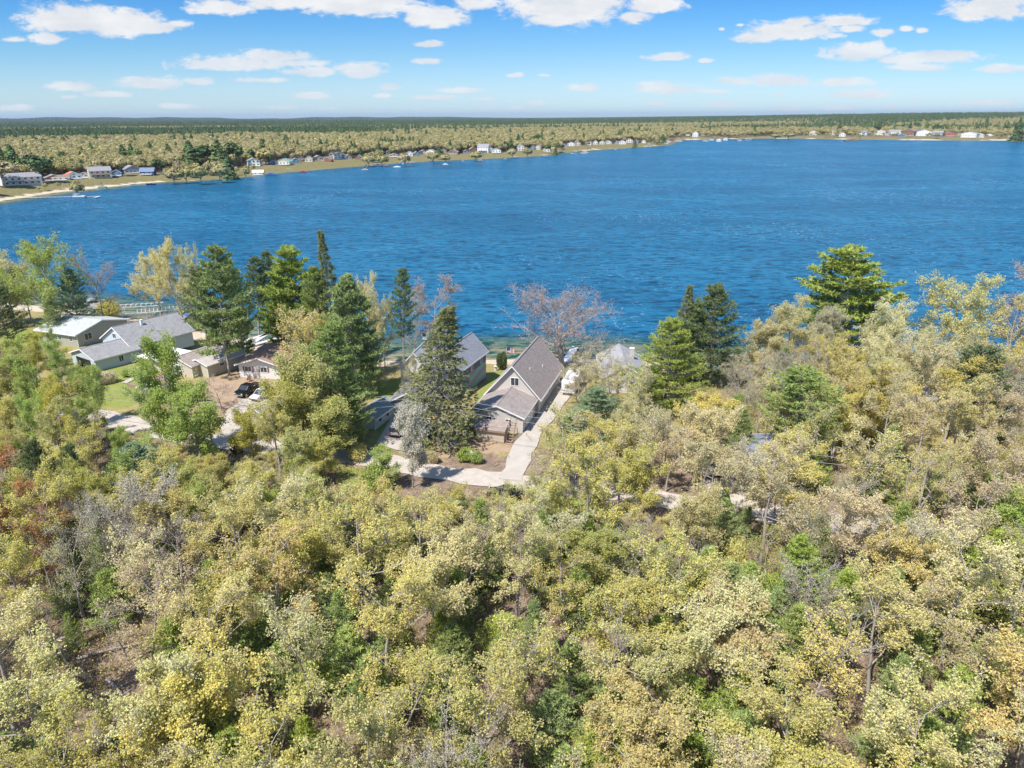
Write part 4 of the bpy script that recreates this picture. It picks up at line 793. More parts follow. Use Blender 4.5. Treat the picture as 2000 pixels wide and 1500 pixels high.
FX = []; BANK = np.array([(-400,420),(-100,385),(0,366),(100,358),(200,350),(300,343),(325,349),(400,347),(472,343),(500,335),(600,327),(700,318),(850,310),(950,304),(1050,299),(1150,290),(1250,282),(1300,275),(1320,270),(1430,270),(1500,268),(1600,266),(1900,269),(2000,270),(2400,272)])

for (r0, r1, sp, sc0) in [(430, 1300, 6.5, 1.1), (1300, 2600, 9.5, 1.15), (2600, 5000, 19, 1.15), (5000, 14000, 42, 1.15)]:
    X, Y, D = scatter(r0, r1, sp); R = np.hypot(X, Y)
    keep = np.ones(len(X), bool)
    for g, q in zip(FHG, FH_PX):
        if R.min() > g[1] * 1.6: continue
        wd_ = q[2] * P(g)[2] / F
        keep &= ~((np.abs(X - g[0]) < wd_ * .62 + 4) & (Y > g[1] - 20 - .06 * R) & (Y < g[1] + wd_ * .5 + 7))
    X, Y, D, R = X[keep], Y[keep], D[keep], R[keep]
    k_ = np.maximum(1, Y * _fwd[1] + (0 - H) * _fwd[2]); PX = 1000 + F * (X * RIGHT[0] + Y * RIGHT[1] - H * RIGHT[2]) / k_; PY = 750 - F * (X * UP[0] + Y * UP[1] - H * UP[2]) / k_
    k = (PY < np.interp(PX, BANK[:, 0], BANK[:, 1]) - 0.5) | (rng.uniform(0, 1, len(X)) < np.where(PX > 1290, .5, .75)) | (R > 2600); X, Y, D, R = X[k], Y[k], D[k], R[k]
    # near the water the wood is open
    k = (D > 26) | (rng.uniform(0, 1, len(X)) < .6) | (R > 2600); X, Y, D, R = X[k], Y[k], D[k], R[k]
    con = np.clip(.012 + .22 * (D < 90) * (R < 1500) * (lump(X, Y, 40, 11) > .1) + .75 * sm(lump(X, Y, 170, 1) * .6 + .4 * lump(X, Y, 60, 2), .55, .85) * sm(R, 650, 1000) + .8 * sm(R, 1750, 1950) * (1 - sm(R, 2700, 3100)) * sm(-X / Y, .12, .25) * (lump(X, Y, 130, 7) > -.35) + .8 * sm(R, 3600, 5200) + .7 * sm(R, 2000, 3600) * sm(lump(X, Y, 420, 5) + .35 * sm(R, 3000, 6000) + .15 * sm(-X / Y, 0, .5), -.15, .35), 0, .96)
    kk = np.where(rng.uniform(0, 1, len(X)) < con, rng.integers(3, 5, len(X)), rng.integers(0, 3, len(X)))
    BK = (np.interp(1000 + F * (X * RIGHT[0] + Y * RIGHT[1] - H * RIGHT[2]) / np.maximum(1, Y * _fwd[1] - H * _fwd[2]), BANK[:, 0], BANK[:, 1]) - .5) < 750 - F * (X * UP[0] + Y * UP[1] - H * UP[2]) / np.maximum(1, Y * _fwd[1] - H * _fwd[2])
    s_ = sc0 * rng.uniform(.7, 1.15, len(X)) * np.where(BK, rng.choice([.25, .35, .55, .85], len(X)), np.where(D < 45, .8, 1)) * np.where(kk > 2, 1.0 - .15 * (R < 1300), .86)
    FX.append(np.stack([X, Y, terrain(X, Y), s_, kk], 1))
# pine stands seen on the far left shore
FX = np.concatenate(FX); 
me = bpy.data.meshes.new('far_forest'); me.vertices.add(len(FX)); me.vertices.foreach_set('co', FX[:, :3].astype(np.float32).ravel())
for nm_, col_ in (('s', 3), ('k', 4)):
    a = me.attributes.new(nm_, 'FLOAT', 'POINT'); a.data.foreach_set('value', FX[:, col_].astype(np.float32))
a = me.attributes.new('rot', 'FLOAT_VECTOR', 'POINT'); rv = np.zeros((len(FX), 3), np.float32); rv[:, 2] = rng.uniform(0, 6.28, len(FX)); a.data.foreach_set('vector', rv.ravel())
fo_ = tag(link('far_forest', me), 'budding oak and pine forest covering the land beyond the lake', 'forest', None, 'stuff')
ng = bpy.data.node_groups.new('forest_scatter', 'GeometryNodeTree'); ng.interface.new_socket('Geometry', in_out='INPUT', socket_type='NodeSocketGeometry'); ng.interface.new_socket('Geometry', in_out='OUTPUT', socket_type='NodeSocketGeometry')
gi = node(ng, 'NodeGroupInput'); go = node(ng, 'NodeGroupOutput'); jn = node(ng, 'GeometryNodeJoinGeometry'); ng.links.new(jn.outputs[0], go.inputs[0])
def named(nm_, ty): n = node(ng, 'GeometryNodeInputNamedAttribute', data_type=ty); n.inputs[0].default_value = nm_; return n.outputs[0]
ks_ = named('k', 'FLOAT'); ss_ = named('s', 'FLOAT'); rr_ = named('rot', 'FLOAT_VECTOR')
for i in range(5):
    cmp = node(ng, 'FunctionNodeCompare', data_type='FLOAT', operation='EQUAL'); ng.links.new(ks_, cmp.inputs[0]); cmp.inputs[1].default_value = i
    for s_ in cmp.inputs:
        if s_.name == 'Epsilon' : s_.default_value = .1
    oi = node(ng, 'GeometryNodeObjectInfo', transform_space='ORIGINAL'); oi.inputs['Object'].default_value = FSRC[i]; oi.inputs['As Instance'].default_value = True
    ip = node(ng, 'GeometryNodeInstanceOnPoints'); ng.links.new(gi.outputs[0], ip.inputs['Points']); ng.links.new(cmp.outputs[0], ip.inputs['Selection']); ng.links.new(oi.outputs['Geometry'], ip.inputs['Instance'])
    ng.links.new(rr_, ip.inputs['Rotation']); ng.links.new(ss_, ip.inputs['Scale']); ng.links.new(ip.outputs[0], jn.inputs[0])
fo_.modifiers.new('scatter', 'NODES').node_group = ng

# ------------------------------------------------------------------ houses
WHITE = pbr('white_trim', (.80,.80,.79), .6, .04, 2)
HCOL = {'white': (.78,.78,.76), 'cream': (.66,.62,.50), 'grey': (.42,.42,.42), 'tan': (.48,.43,.36), 'brown': (.22,.12,.08), 'red': (.36,.09,.06), 'blue': (.12,.26,.42), 'slate': (.26,.31,.37), 'navy': (.06,.10,.22)}
RCOL = {'grey': (.27,.265,.27), 'white': (.7,.7,.7), 'brown': (.25,.18,.14), 'orange': (.55,.19,.12), 'blue': (.16,.22,.33), 'green': (.16,.33,.28), 'pinkish': (.42,.24,.22), 'navy': (.07,.08,.13)}
def quadbox(mb, a, b, c, d, th):
    """slab: top quad a,b,c,d (counter-clockwise from above) and thickness th downwards along its normal"""
    a, b, c, d = map(Vector, (a, b, c, d)); n = (b - a).cross(d - a).normalized() * -th; return mb.prism([a, b, c, d], n)
def window(parent, face, u, z, ww, hh_, half, ln, name='window', y0=0.0, sill=True):
    """face F: gable front (y=0); R/L: side walls; B: back"""
    f = MB(); g_ = MB(); fr = .09
    def add(m_, u0, u1, z0, z1, d0, d1):
        if face == 'F': m_.box(u0, u1, y0 - d1, y0 - d0, z0, z1)
        elif face == 'B': m_.box(u0, u1, ln + d0, ln + d1, z0, z1)
        elif face == 'R': m_.box(half + d0, half + d1, u0, u1, z0, z1)
        else: m_.box(-half - d1, -half - d0, u0, u1, z0, z1)
    a, b = u - ww / 2, u + ww / 2
    add(f, a - fr, b + fr, z - fr, z, .004, .07); add(f, a - fr, b + fr, z + hh_, z + hh_ + fr, .004, .07); add(f, a - fr, a, z, z + hh_, .004, .07); add(f, b, b + fr, z, z + hh_, .004, .07)
    if ww > .8: add(f, u - .03, u + .03, z, z + hh_, .004, .055)
    add(g_, a, b, z, z + hh_, .004, .03); fo = f.build(name, WHITE, parent); g_.build('pane', glass(), fo); return fo
def gable(name, label, x, y, z, axis, W, Ln, ev, rg, wall, roof, oh=.45, cat='house', wins=(), group=None, trim=True, gableoh=.4, door=None, chim=None, base=.35):
    """front gable end at (x, y), ridge running along `axis`; W wide, Ln long, eaves ev, ridge rg"""
    e = empty(name, (x, y, z), atan2(-axis[0], axis[1]), label, cat, group); h = W / 2
    w_ = MB(); w_.prism([(-h, 0, -base), (h, 0, -base), (h, 0, ev), (0, 0, rg), (-h, 0, ev)], (0, Ln, 0)); w_.build('wall', wall, e)
    sl_ = (rg - ev) / h; r_ = MB(); up = .05; th = .14
    for s in (-1, 1):
        q = [(0, -gableoh, rg + up + th), (0, Ln + gableoh, rg + up + th), (s * (h + oh), Ln + gableoh, ev - oh * sl_ + up + th), (s * (h + oh), -gableoh, ev - oh * sl_ + up + th)]
        if s == 1: q = q[::-1]
        quadbox(r_, q[0], q[1], q[2], q[3], th)
    rf = r_.build('roof', roof, e)
    cp = MB(); cp.box(-.12, .12, -gableoh - .002, Ln + gableoh + .002, rg + up + th - .03, rg + up + th + .035); cp.build('ridge_cap', roof, rf)
    if trim:
        t_ = MB(); T0 = .2
        for s in (-1, 1):
            for yy in (-gableoh - .03, Ln + gableoh):
                t_.prism([(0, yy, rg + up + th + .005), (s * (h + oh + .02), yy, ev - oh * sl_ + up + th + .005), (s * (h + oh + .02), yy, ev - oh * sl_ + up - T0 + .1), (0, yy, rg + up - T0 + .1)], (0, .03, 0))
            t_.box(s * (h + oh) - (.0 if s > 0 else .04), s * (h + oh) + (.04 if s > 0 else 0), -gableoh, Ln + gableoh, ev - oh * sl_ + up - .1, ev - oh * sl_ + up + th + .002)
            t_.box(s * h - .06 if s > 0 else s * h - .012, s * h + .012 if s > 0 else s * h + .06, -.012, .05, -base, ev - .01)
        t_.build('trim', WHITE, e)
    for q in wins: window(e, q[0], q[1], q[2], q[3], q[4], h, Ln)
    if door: 
        f_, u, ww, hh_ = door[:4]; dm = MB()
        if f_ == 'F': dm.box(u - ww / 2, u + ww / 2, -.06, -.004, -.05, hh_)
        elif f_ == 'R': dm.box(h + .004, h + .06, u - ww / 2, u + ww / 2, -.05, hh_)
        else: dm.box(-h - .06, -h - .004, u - ww / 2, u + ww / 2, -.05, hh_)
        dm.build('garage_door_or_shade' if ww > 1.6 else 'door', door[4] if len(door) > 4 else WHITE, e)  # wide ones
    if chim:
        cu, cy_, cw, ch, cm_ = chim; c_ = MB(); c_.box(cu - cw, cu + cw, cy_ - cw, cy_ + cw, rg - 1.2, rg + ch); k = c_.build('chimney', cm_, rf); c2 = MB(); c2.box(cu - cw - .06, cu + cw + .06, cy_ - cw - .06, cy_ + cw + .06, rg + ch, rg + ch + .1); c2.build('chimney_cap', WHITE, k)
    return e
SH_TAUPE = shingle('taupe_shingles', (.30,.255,.235)); SH_GREY = shingle('grey_shingles', (.275,.27,.27)); SH_SLATE = shingle('slate_shingles', (.22,.23,.26)); SH_BROWN = shingle('brown_shingles', (.33,.225,.175)); SH_PALE = shingle('pale_green_grey_shingles', (.42,.44,.42)); SH_DARK = shingle('dark_shingles', (.15,.15,.16))
SIDE_TAN = pbr('tan_siding', (.60,.55,.49), .7, .05, 1.5, lap=.2, bump=.4); SIDE_GREY = pbr('grey_siding', (.38,.375,.36), .7, .05, 1.5, lap=.2, bump=.4); SIDE_BLUE = pbr('pale_blue_siding', (.52,.60,.66), .7, .05, 1.5, lap=.2, bump=.4)
SIDE_WHITE = pbr('white_siding', (.76,.74,.71), .7, .05, 1.5, lap=.2, bump=.4); SIDE_SAGE = pbr('sage_siding', (.40,.40,.34), .7, .05, 1.5, lap=.2, bump=.4); SIDE_BEIGE = pbr('beige_siding', (.56,.51,.41), .7, .06, 1.5, lap=.25, bump=.4); SIDE_SLATE = pbr('slate_blue_siding', (.13,.145,.19), .7, .06, 1.5, lap=.2, bump=.3)
BRICKP = pbr('pale_block', (.55,.50,.44), .9, .15, 3)
ax = np.array([.28, .96]); 
# main tan house: steep cottage with a low garage wing in front of it
mainh = gable('cottage', 'tan house with a steep taupe shingle roof and one window in its gable', .15, 115.4, 0, ax, 9.2, 17.0, 3.1, 8.25, SIDE_TAN, SH_TAUPE, oh=.5, gableoh=.55,
      wins=[('F', .35, 4.75, 1.35, 1.35), ('R', 3.5, 1.2, 1.2, 1.1), ('R', 8, 1.2, 1.4, 1.1), ('R', 13, 1.2, 1.4, 1.1), ('L', 5, 1.2, 1.2, 1.1), ('L', 11, 1.2, 1.2, 1.1), ('B', -2, 1, 1.8, 1.9), ('B', 2, 1, 1.8, 1.9)])
gable('garage', 'low tan garage wing with two small windows joined to the front of the steep house', -2.45, 107.1, 0, ax, 8.6, 8.2, 2.75, 4.35, SIDE_TAN, SH_TAUPE, oh=.45, gableoh=.4, cat='garage', wins=[('F', -1.35, 1.5, .85, .75), ('F', 1.95, 1.25, .95, .9)], door=('R', 4.3, 4.4, 2.1))
for vx, vy in ((1.9, 4.2), (2.9, 9.5)):
    vz = 8.25 + .19 - vx * (8.25 - 3.1) / 4.6; m_ = MB(); m_.tube([(vx, vy, vz - .1), (vx, vy, vz + .45)], .07, 8); m_.build('vent_pipe', WHITE, mainh)
for s_ in (-1, 1): m_ = MB(); xx = s_ * 5.16; m_.box(xx - .06, xx + .06, -.5, 17.5, 2.44, 2.56); m_.tube([(s_ * 5.1, -.2, 2.45), (s_ * 4.67, -.06, 2.2), (s_ * 4.67, -.06, 0)], .05, 5); m_.build('gutter', WHITE, mainh)
# lean-to shed with a stair rail in front of the garage
WOOD = pbr('weathered_red_brown_wood', (.30,.205,.155), .85, .2, 5); PLY = pbr('pale_plywood', (.50,.42,.33), .85, .12, 2, lap=.6)
g = G(957, 862); se = empty('storage_shed', (g[0], g[1], 0), atan2(-ax[0], ax[1]), 'small lean-to shed of pale boards with a red brown roof edge, before the tan garage', 'shed')
m_ = MB(); m_.prism([(-2.3, 0, -.1), (-2.3, 2.2, -.1), (-2.3, 2.2, 2.6), (-2.3, 0, 2.0)], (4.6, 0, 0)); m_.build('wall', PLY, se)
m_ = MB(); quadbox(m_, (-2.55, -.3, 2.07), (2.55, -.3, 2.07), (2.55, 2.3, 2.78), (-2.55, 2.3, 2.78), .12); m_.build('roof', shingle('rose_brown_shingles', (.31,.25,.22)), se)
m_ = MB(); m_.box(-2.56, 2.56, -.36, -.31, 1.78, 2.05); m_.build('fascia', WOOD, se)
st_ = empty('wooden_stair', (g[0] + 2.9, g[1] + .6, 0), atan2(-ax[0], ax[1]), 'steep red brown wooden stair with rails at the right end of the lean-to shed', 'stair')
for s in (0, .95):
    m_ = MB(); m_.tube([(s, -1.2, 0), (s, 1.6, 2.4)], .06, 4); m_.build('stringer', WOOD, st_); m_ = MB(); m_.tube([(s, -1.2, .9), (s, 1.6, 3.3)], .04, 4)
    for k in range(5): m_.tube([(s, -1.2 + .7 * k, .6 * k), (s, -1.2 + .7 * k, .9 + .6 * k)], .035, 4)
    m_.build('rail', WOOD, st_)
for k in range(8): m_ = MB(); m_.box(.02, .93, -1.15 + .35 * k, -.9 + .35 * k, .22 + .3 * k, .27 + .3 * k); m_.build('step', WOOD, st_)
# mural house and the neighbours by the spruce
axp = np.array([.361, .933])
mh = gable('house', 'dark slate sided house with a purple and green wavy mural, right of the big spruce', -13.0, 120.9, 0, axp, 6.0, 14.2, 5.4, 8.5, SIDE_SLATE, shingle('blue_grey_shingles', (.25,.26,.29)), wins=[('R', 7.5, 3.6, .8, 1.1), ('R', 12, 3.6, .8, 1.1), ('F', 0, 3.6, 1.2, 1.1)])
m, t, o = newmat('mural_paint'); b = node(t, 'ShaderNodeBsdfPrincipled'); t.links.new(b.outputs[0], o.inputs[0]); b.inputs['Roughness'].default_value = .6
tcc = node(t, 'ShaderNodeTexCoord'); wv_ = node(t, 'ShaderNodeTexWave', wave_type='BANDS', bands_direction='Z'); wv_.inputs['Scale'].default_value = .16; wv_.inputs['Distortion'].default_value = 2.2; wv_.inputs['Detail'].default_value = 1
qq = node(t, 'ShaderNodeMapping'); qq.inputs['Rotation'].default_value = (radians(-9), 0, 0); t.links.new(tcc.outputs['Object'], qq.inputs[0]); t.links.new(qq.outputs[0], wv_.inputs['Vector'])
t.links.new(ramp(t, wv_.outputs['Fac'], [(0, (.30,.20,.42)), (.42, (.34,.25,.47)), (.52, (.22,.44,.28)), (.8, (.16,.42,.30)), (1, (.2,.45,.35))]), b.inputs['Base Color'])
m_ = MB(); m_.box(3.005, 3.035, .1, 14.1, -.1, 3.3); m_.build('mural', m, mh)
gable('garage', 'small grey garage with a dark roof and white corner trim, left of the big spruce', -17.7, 113.0, 0, np.array([.2, .98]), 6.2, 9, 2.6, 4.3, SIDE_GREY, SH_DARK, cat='garage', oh=.5, wins=[('L', 4, 1.3, .9, .8)])
ch_ = gable('house', 'grey roofed cottage half hidden by the spruce, with a small white cupola on its ridge', -18.4, 128.0, 0, np.array([.2, .98]), 5.6, 9, 3.6, 6.6, SIDE_WHITE, shingle('light_grey_shingles', (.36,.37,.39)), wins=[('F', 0, 1.5, 1.4, 1.2), ('F', 0, 4.4, .8, .8)])
m_ = MB(); m_.box(-.55, .55, 6.5, 7.6, 7.2, 8.9); cu = m_.build('cupola', WHITE, ch_); m_ = MB(); m_.prism([(-.75, 6.3, 8.9), (.75, 6.3, 8.9), (0, 6.3, 9.5)], (0, 1.5, 0)); m_.build('cupola_roof', SH_SLATE, cu)
m_ = MB(); m_.box(-.35, .35, 6.46, 6.5, 7.9, 8.6); m_.build('louvre', glass(), cu)
# brown roofed house
bh = gable('house', 'white house with a brown shingle roof and two shuttered windows, above the black pickup', -49.6, 133.0, 0, np.array([.12, .993]), 8.4, 14, 2.75, 4.1, SIDE_WHITE, SH_BROWN, oh=.55, gableoh=.7, wins=[('F', -2.3, 1.2, 1.3, 1.0), ('F', .9, 1.2, 1.3, 1.0), ('R', 5, 1.2, 1.2, 1.0), ('L', 5, 1.2, 1.2, 1.0)])
SHUT = pbr('maroon_shutters', (.20,.10,.10), .7, .1)
for u in (-3.2, -1.4, 0, 1.8): m_ = MB(); m_.box(u - .17, u + .17, -.05, -.004, 1.15, 2.25); m_.build('shutter', SHUT, bh)
gable('shed', 'dark roofed shed partly under the olive trees, right of the gravel yard', G(505,835)[0], G(505,835)[1], 0, np.array([.45, .89]), 4.6, 6, 2.2, 3.3, SIDE_BEIGE, SH_SLATE, cat='shed')
gable('shed', 'pale blue green garden shed tucked under the big soft pine', G(715,838)[0] , G(715,838)[1], 0, np.array([.35, .94]), 3.6, 6.5, 2.2, 3.1, pbr('pale_teal_siding', (.50,.62,.60), .6, .08, lap=.2), shingle('teal_roof', (.22,.26,.25)), cat='shed', wins=[('R', 1.6, 1, .8, .8), ('R', 4, 1, .8, .8)])
# left group
ax2 = np.array([.56, .83]); ax2 = ax2 / np.linalg.norm(ax2)
gable('house', 'big pale blue house with a long grey roof and white gable trim at left', -84.9, 147.5, 0, ax2, 11.4, 14.2, 3.1, 6.3, SIDE_BLUE, SH_GREY, wins=[('F', -.3, 3.9, 1.2, 1.0), ('R', 3.5, 1.2, 1.9, 1.3), ('R', 9, 1.2, 1.4, 1.1)], chim=(1.2, 5.5, .22, .55, WHITE))
gb = gable('garage', 'pale blue garage with a doorway painted dark as shade before the long grey roofed house', -87.6, 139.2, 0, ax2, 9.4, 9.0, 2.6, 4.1, SIDE_BLUE, SH_GREY, cat='garage', wins=[('R', 5.2, 1.0, .9, 1.1)], door=('F', 0, 5.6, 2.2, pbr('doorway_shade_paint', (.02,.02,.022), .9, .2)))  # no real opening: solid panel, the shaded inside is painted near black
l1 = gable('cottage', 'sage green cottage with a pale metal grey roof behind the pale blue garage', -94.6, 160.0, 0, np.array([-.93, .37]), 13.5, 12.5, 2.9, 4.5, SIDE_SAGE, SH_PALE, oh=.6, wins=[('F', -4, 1.1, 1.8, 1.4), ('L', 2, 1.2, .9, 1), ('L', 5.5, 1.2, .9, 1), ('L', 6.8, 1.2, .9, 1)])
# gazebo with a two tier roof behind the cottage
g = GT(186, 618); gz_ = empty('gazebo', g, 0, 'small dark gazebo with a two tier roof beyond the sage cottage', 'gazebo')
m_ = MB()
for a in range(6): m_.tube([(2.3 * cos(a * pi / 3), 2.3 * sin(a * pi / 3), 0), (2.3 * cos(a * pi / 3), 2.3 * sin(a * pi / 3), 2.7)], .08, 5)
m_.build('posts', WOOD, gz_)
def cone(r0, r1, z0, z1, n=8): mb = MB(); vs = [(r0 * cos(2 * pi * k / n), r0 * sin(2 * pi * k / n), z0) for k in range(n)] + [(r1 * cos(2 * pi * k / n), r1 * sin(2 * pi * k / n), z1) for k in range(n)]; mb.add(vs, [(k, (k + 1) % n, n + (k + 1) % n, n + k) for k in range(n)] + [tuple(range(n))[::-1], tuple(range(n, 2 * n))]); return mb
cone(3.9, 1.3, 2.7, 4.0).build('roof', SH_GREY, gz_); cone(.9, .9, 4.0, 4.5).build('drum', SH_DARK, gz_); cone(1.5, .1, 4.5, 5.3).build('upper_roof', SH_SLATE, gz_)
# white flat roofed carport, beige buildings
g = G(300, 722); cpn = empty('carport', (g[0], g[1], 0), radians(-28), 'beige carport with a bright white flat roof above the lawn path', 'carport')
m_ = MB(); m_.box(0, 3.6, 0, 6, -.1, 2.35); m_.build('wall', SIDE_BEIGE, cpn); m_ = MB(); quadbox(m_, (-3.6, -.8, 2.6), (4.1, -.8, 2.6), (4.1, 6.5, 2.75), (-3.6, 6.5, 2.75), .2); m_.build('roof', pbr('white_membrane', (.82,.80,.76), .6, .06), cpn)
for p_ in ((-3.2, -.5), (-3.2, 6.2)): m_ = MB(); m_.tube([(p_[0], p_[1], -.1), (p_[0], p_[1], 2.4)], .07, 6); m_.build('post', WHITE, cpn)
g = G(352, 733); gable('house', 'beige bungalow with a worn brown grey roof hidden behind the fresh green tree', g[0], g[1], 0, np.array([.45, .89]), 7.5, 13, 2.5, 3.7, SIDE_BEIGE, shingle('mixed_brown_shingles', (.32,.27,.24)), wins=[('F', 0, 1.1, 1.4, 1), ('R', 3, 1.2, 1, .8)])
g = G(405, 733); gable('outbuilding', 'long beige outbuilding under the shaggy pines with a small dark window', g[0] - 1.5, g[1], 0, np.array([.5, .87]), 5.4, 9, 2.5, 3.3, SIDE_BEIGE, shingle('pale_littered_roof', (.46,.42,.38)), cat='outbuilding', wins=[('R', 3.4, 1.5, .9, .6)])
g = G(290, 776); gable('shed', 'tiny brown roofed shed at the lower edge of the lawn', g[0], g[1], 0, np.array([.3, .95]), 3.6, 4.2, 1.9, 2.9, SIDE_BEIGE, SH_BROWN, cat='shed')
# right group, mostly hidden by trees
g = G(1222, 775); gable('house', 'grey roofed house left of the bright pine, mostly hidden behind bare trees', g[0], g[1] + 2, 0, np.array([.05, 1]), 8, 13, 3, 5.2, SIDE_WHITE, shingle('cool_grey_shingles', (.33,.33,.35)), wins=[('F', -1.5, 1.2, 1.2, 1), ('F', 1.5, 1.2, 1.2, 1)], chim=(2, 8, .4, .9, BRICKP))
g = G(1455, 912); gable('garage', 'blue grey roofed garage behind the white pickups, under the tufted pine', g[0], g[1] + 1, 0, np.array([1, .05]), 9, 9, 2.4, 3.3, SIDE_WHITE, shingle('blue_slate_shingles', (.21,.23,.30)), cat='garage')
bpy.context.view_layer.update()
for px_, py_, nm_ in [(1690, 800, 'grey roofed house with pale trim glimpsed between budding oaks at right'), (1830, 835, 'grey roofed house hidden in budding oaks at the far right')]:
    g = G(px_, py_); gable('house', nm_, g[0], g[1], 0, np.array([.95, .3]), 8.5, 12, 2.6, 4.2, SIDE_BEIGE, SH_SLATE, wins=[('L', 3, 1.1, 1.2, 1), ('L', 8, 1.1, 1.2, 1)])

# ------------------------------------------------------------------ far houses
REGN = [(60, 'at the beach\'s far left end'), (180, 'on the far left beach'), (320, 'behind the moored boats'), (480, 'among far left trees'), (620, 'on the left-centre bank'), (780, 'on the middle far bank'), (960, 'on the bank near the middle'), (1120, 'on the bank past the middle'), (1300, 'towards the sandy point'), (1480, 'on the inlet beach'), (1760, 'on the distant right shore'), (3000, 'at the far right shore')]
used = {}
RW = {'grey': 'grey', 'white': 'white', 'brown': 'brown', 'orange': 'orange red', 'blue': 'blue', 'green': 'green', 'pinkish': 'pinkish', 'navy': 'dark'}
keys = [(q[4], q[5], [s_[1] for s_ in REGN if q[0] < s_[0]][0]) for q in FH_PX]
seen = {}
order = sorted(range(len(FH_PX)), key=lambda i: FH_PX[i][0])
rank = {}
for i in order: seen.setdefault(keys[i], []).append(i)
for i, q in enumerate(FH_PX):
    g = FHG[i]; r_ = P(g)[2]; m_px = r_ / F; Wd = q[2] * m_px; Ht = max(3.6, q[3] * m_px * .98); wc, rc = q[4], q[5]; same = seen[keys[i]]; wl = wc if wc != 'navy' else 'dark blue'; wl = wl if wl != 'slate' else 'slate blue'
    lab = f'{wl} house with {RW[rc]} roof {keys[i][2]}' if len(same) == 1 else f'{ORD[same.index(i)]} {wl} house with {RW[rc]} roof from left, {keys[i][2]}'
    wm = pbr('far_' + wc + '_siding', HCOL[wc], .7, .08, .8, lap=.3); rm = shingle('far_' + rc + '_roof', RCOL[rc]); fl = 2 if Ht > 7 else 1
    side = (i * 7) % 3 == 0 and q[2] > 16
    view = np.array([g[0], g[1]]); view = view / np.linalg.norm(view); a_ = radians([14, -18, 6, -8][i % 4]); view = np.array([view[0] * cos(a_) - view[1] * sin(a_), view[0] * sin(a_) + view[1] * cos(a_)])
    rg = Ht; ev = Ht * (.56 if fl == 1 else .68); zz = g[2] + .1
    if side:   # long side to the lake
        e = gable('house', lab, g[0] - view[1] * 0 + view[0] * 0 - view[1] * Wd / 2 * -1 * -1, g[1] + view[0] * Wd / 2, zz, np.array([view[1], -view[0]]), Wd * .55, Wd * .92, ev, rg, wm, rm, oh=.5, group='houses along the far shore', trim=q[2] > 20, base=2.5)
        nW = max(2, int(Wd / 4)); 
        for s_ in range(fl):
            for k in range(nW): window(e, 'R', (k + .6) * Wd * .92 / (nW + .2), 1.0 + s_ * 2.9, 1.5, 1.25, Wd * .275, Wd * .92)
        fy, fx = None, None; dk = MB(); dk.box(Wd * .275 + .05, Wd * .275 + 3.2, Wd * .1, Wd * .8, .35 if fl == 1 else 2.75, .55 if fl == 1 else 2.95)
        for k in range(5): dk.box(Wd * .275 + 3.05, Wd * .275 + 3.17, Wd * (.1 + .17 * k), Wd * (.1 + .17 * k) + .12, -1.5, 1.5 if fl == 1 else 3.9)
        dk.box(Wd * .275 + 3.08, Wd * .275 + 3.14, Wd * .1, Wd * .8, 1.4 if fl == 1 else 3.8, 1.5 if fl == 1 else 3.9); 
        if q[2] > 12: dk.build('deck', WHITE if i % 2 else WOOD, e)
    else:
        e = gable('house', lab, g[0], g[1], zz, view, Wd * .9, Wd * .8, ev, rg, wm, rm, oh=.5, group='houses along the far shore', trim=q[2] > 14, base=2.5)
        nW = max(2, int(Wd * .9 / 3.2)); hw_ = Wd * .45
        for s_ in range(fl):
            for k in range(nW): window(e, 'F', -hw_ + (k + .5) * 2 * hw_ / nW, 1.0 + s_ * 2.9, min(1.7, 1.3 * hw_ / nW), 1.35, hw_, Wd * .8)
        window(e, 'F', 0, ev + .1, 1.1, .8, hw_, Wd * .8); window(e, 'L', Wd * .4, 1.1, 1.2, 1.2, hw_, Wd * .8)
        if q[2] > 16:
            dk = MB(); dk.box(-hw_, hw_, -3, -.02, .3, .5)
            for k in range(6): dk.box(-hw_ + k * hw_ * .39, -hw_ + k * hw_ * .39 + .12, -3, -2.88, -1.6, 1.4)
            dk.box(-hw_, hw_, -2.97, -2.91, 1.3, 1.4); dk.build('deck', WHITE if i % 3 else WOOD, e)

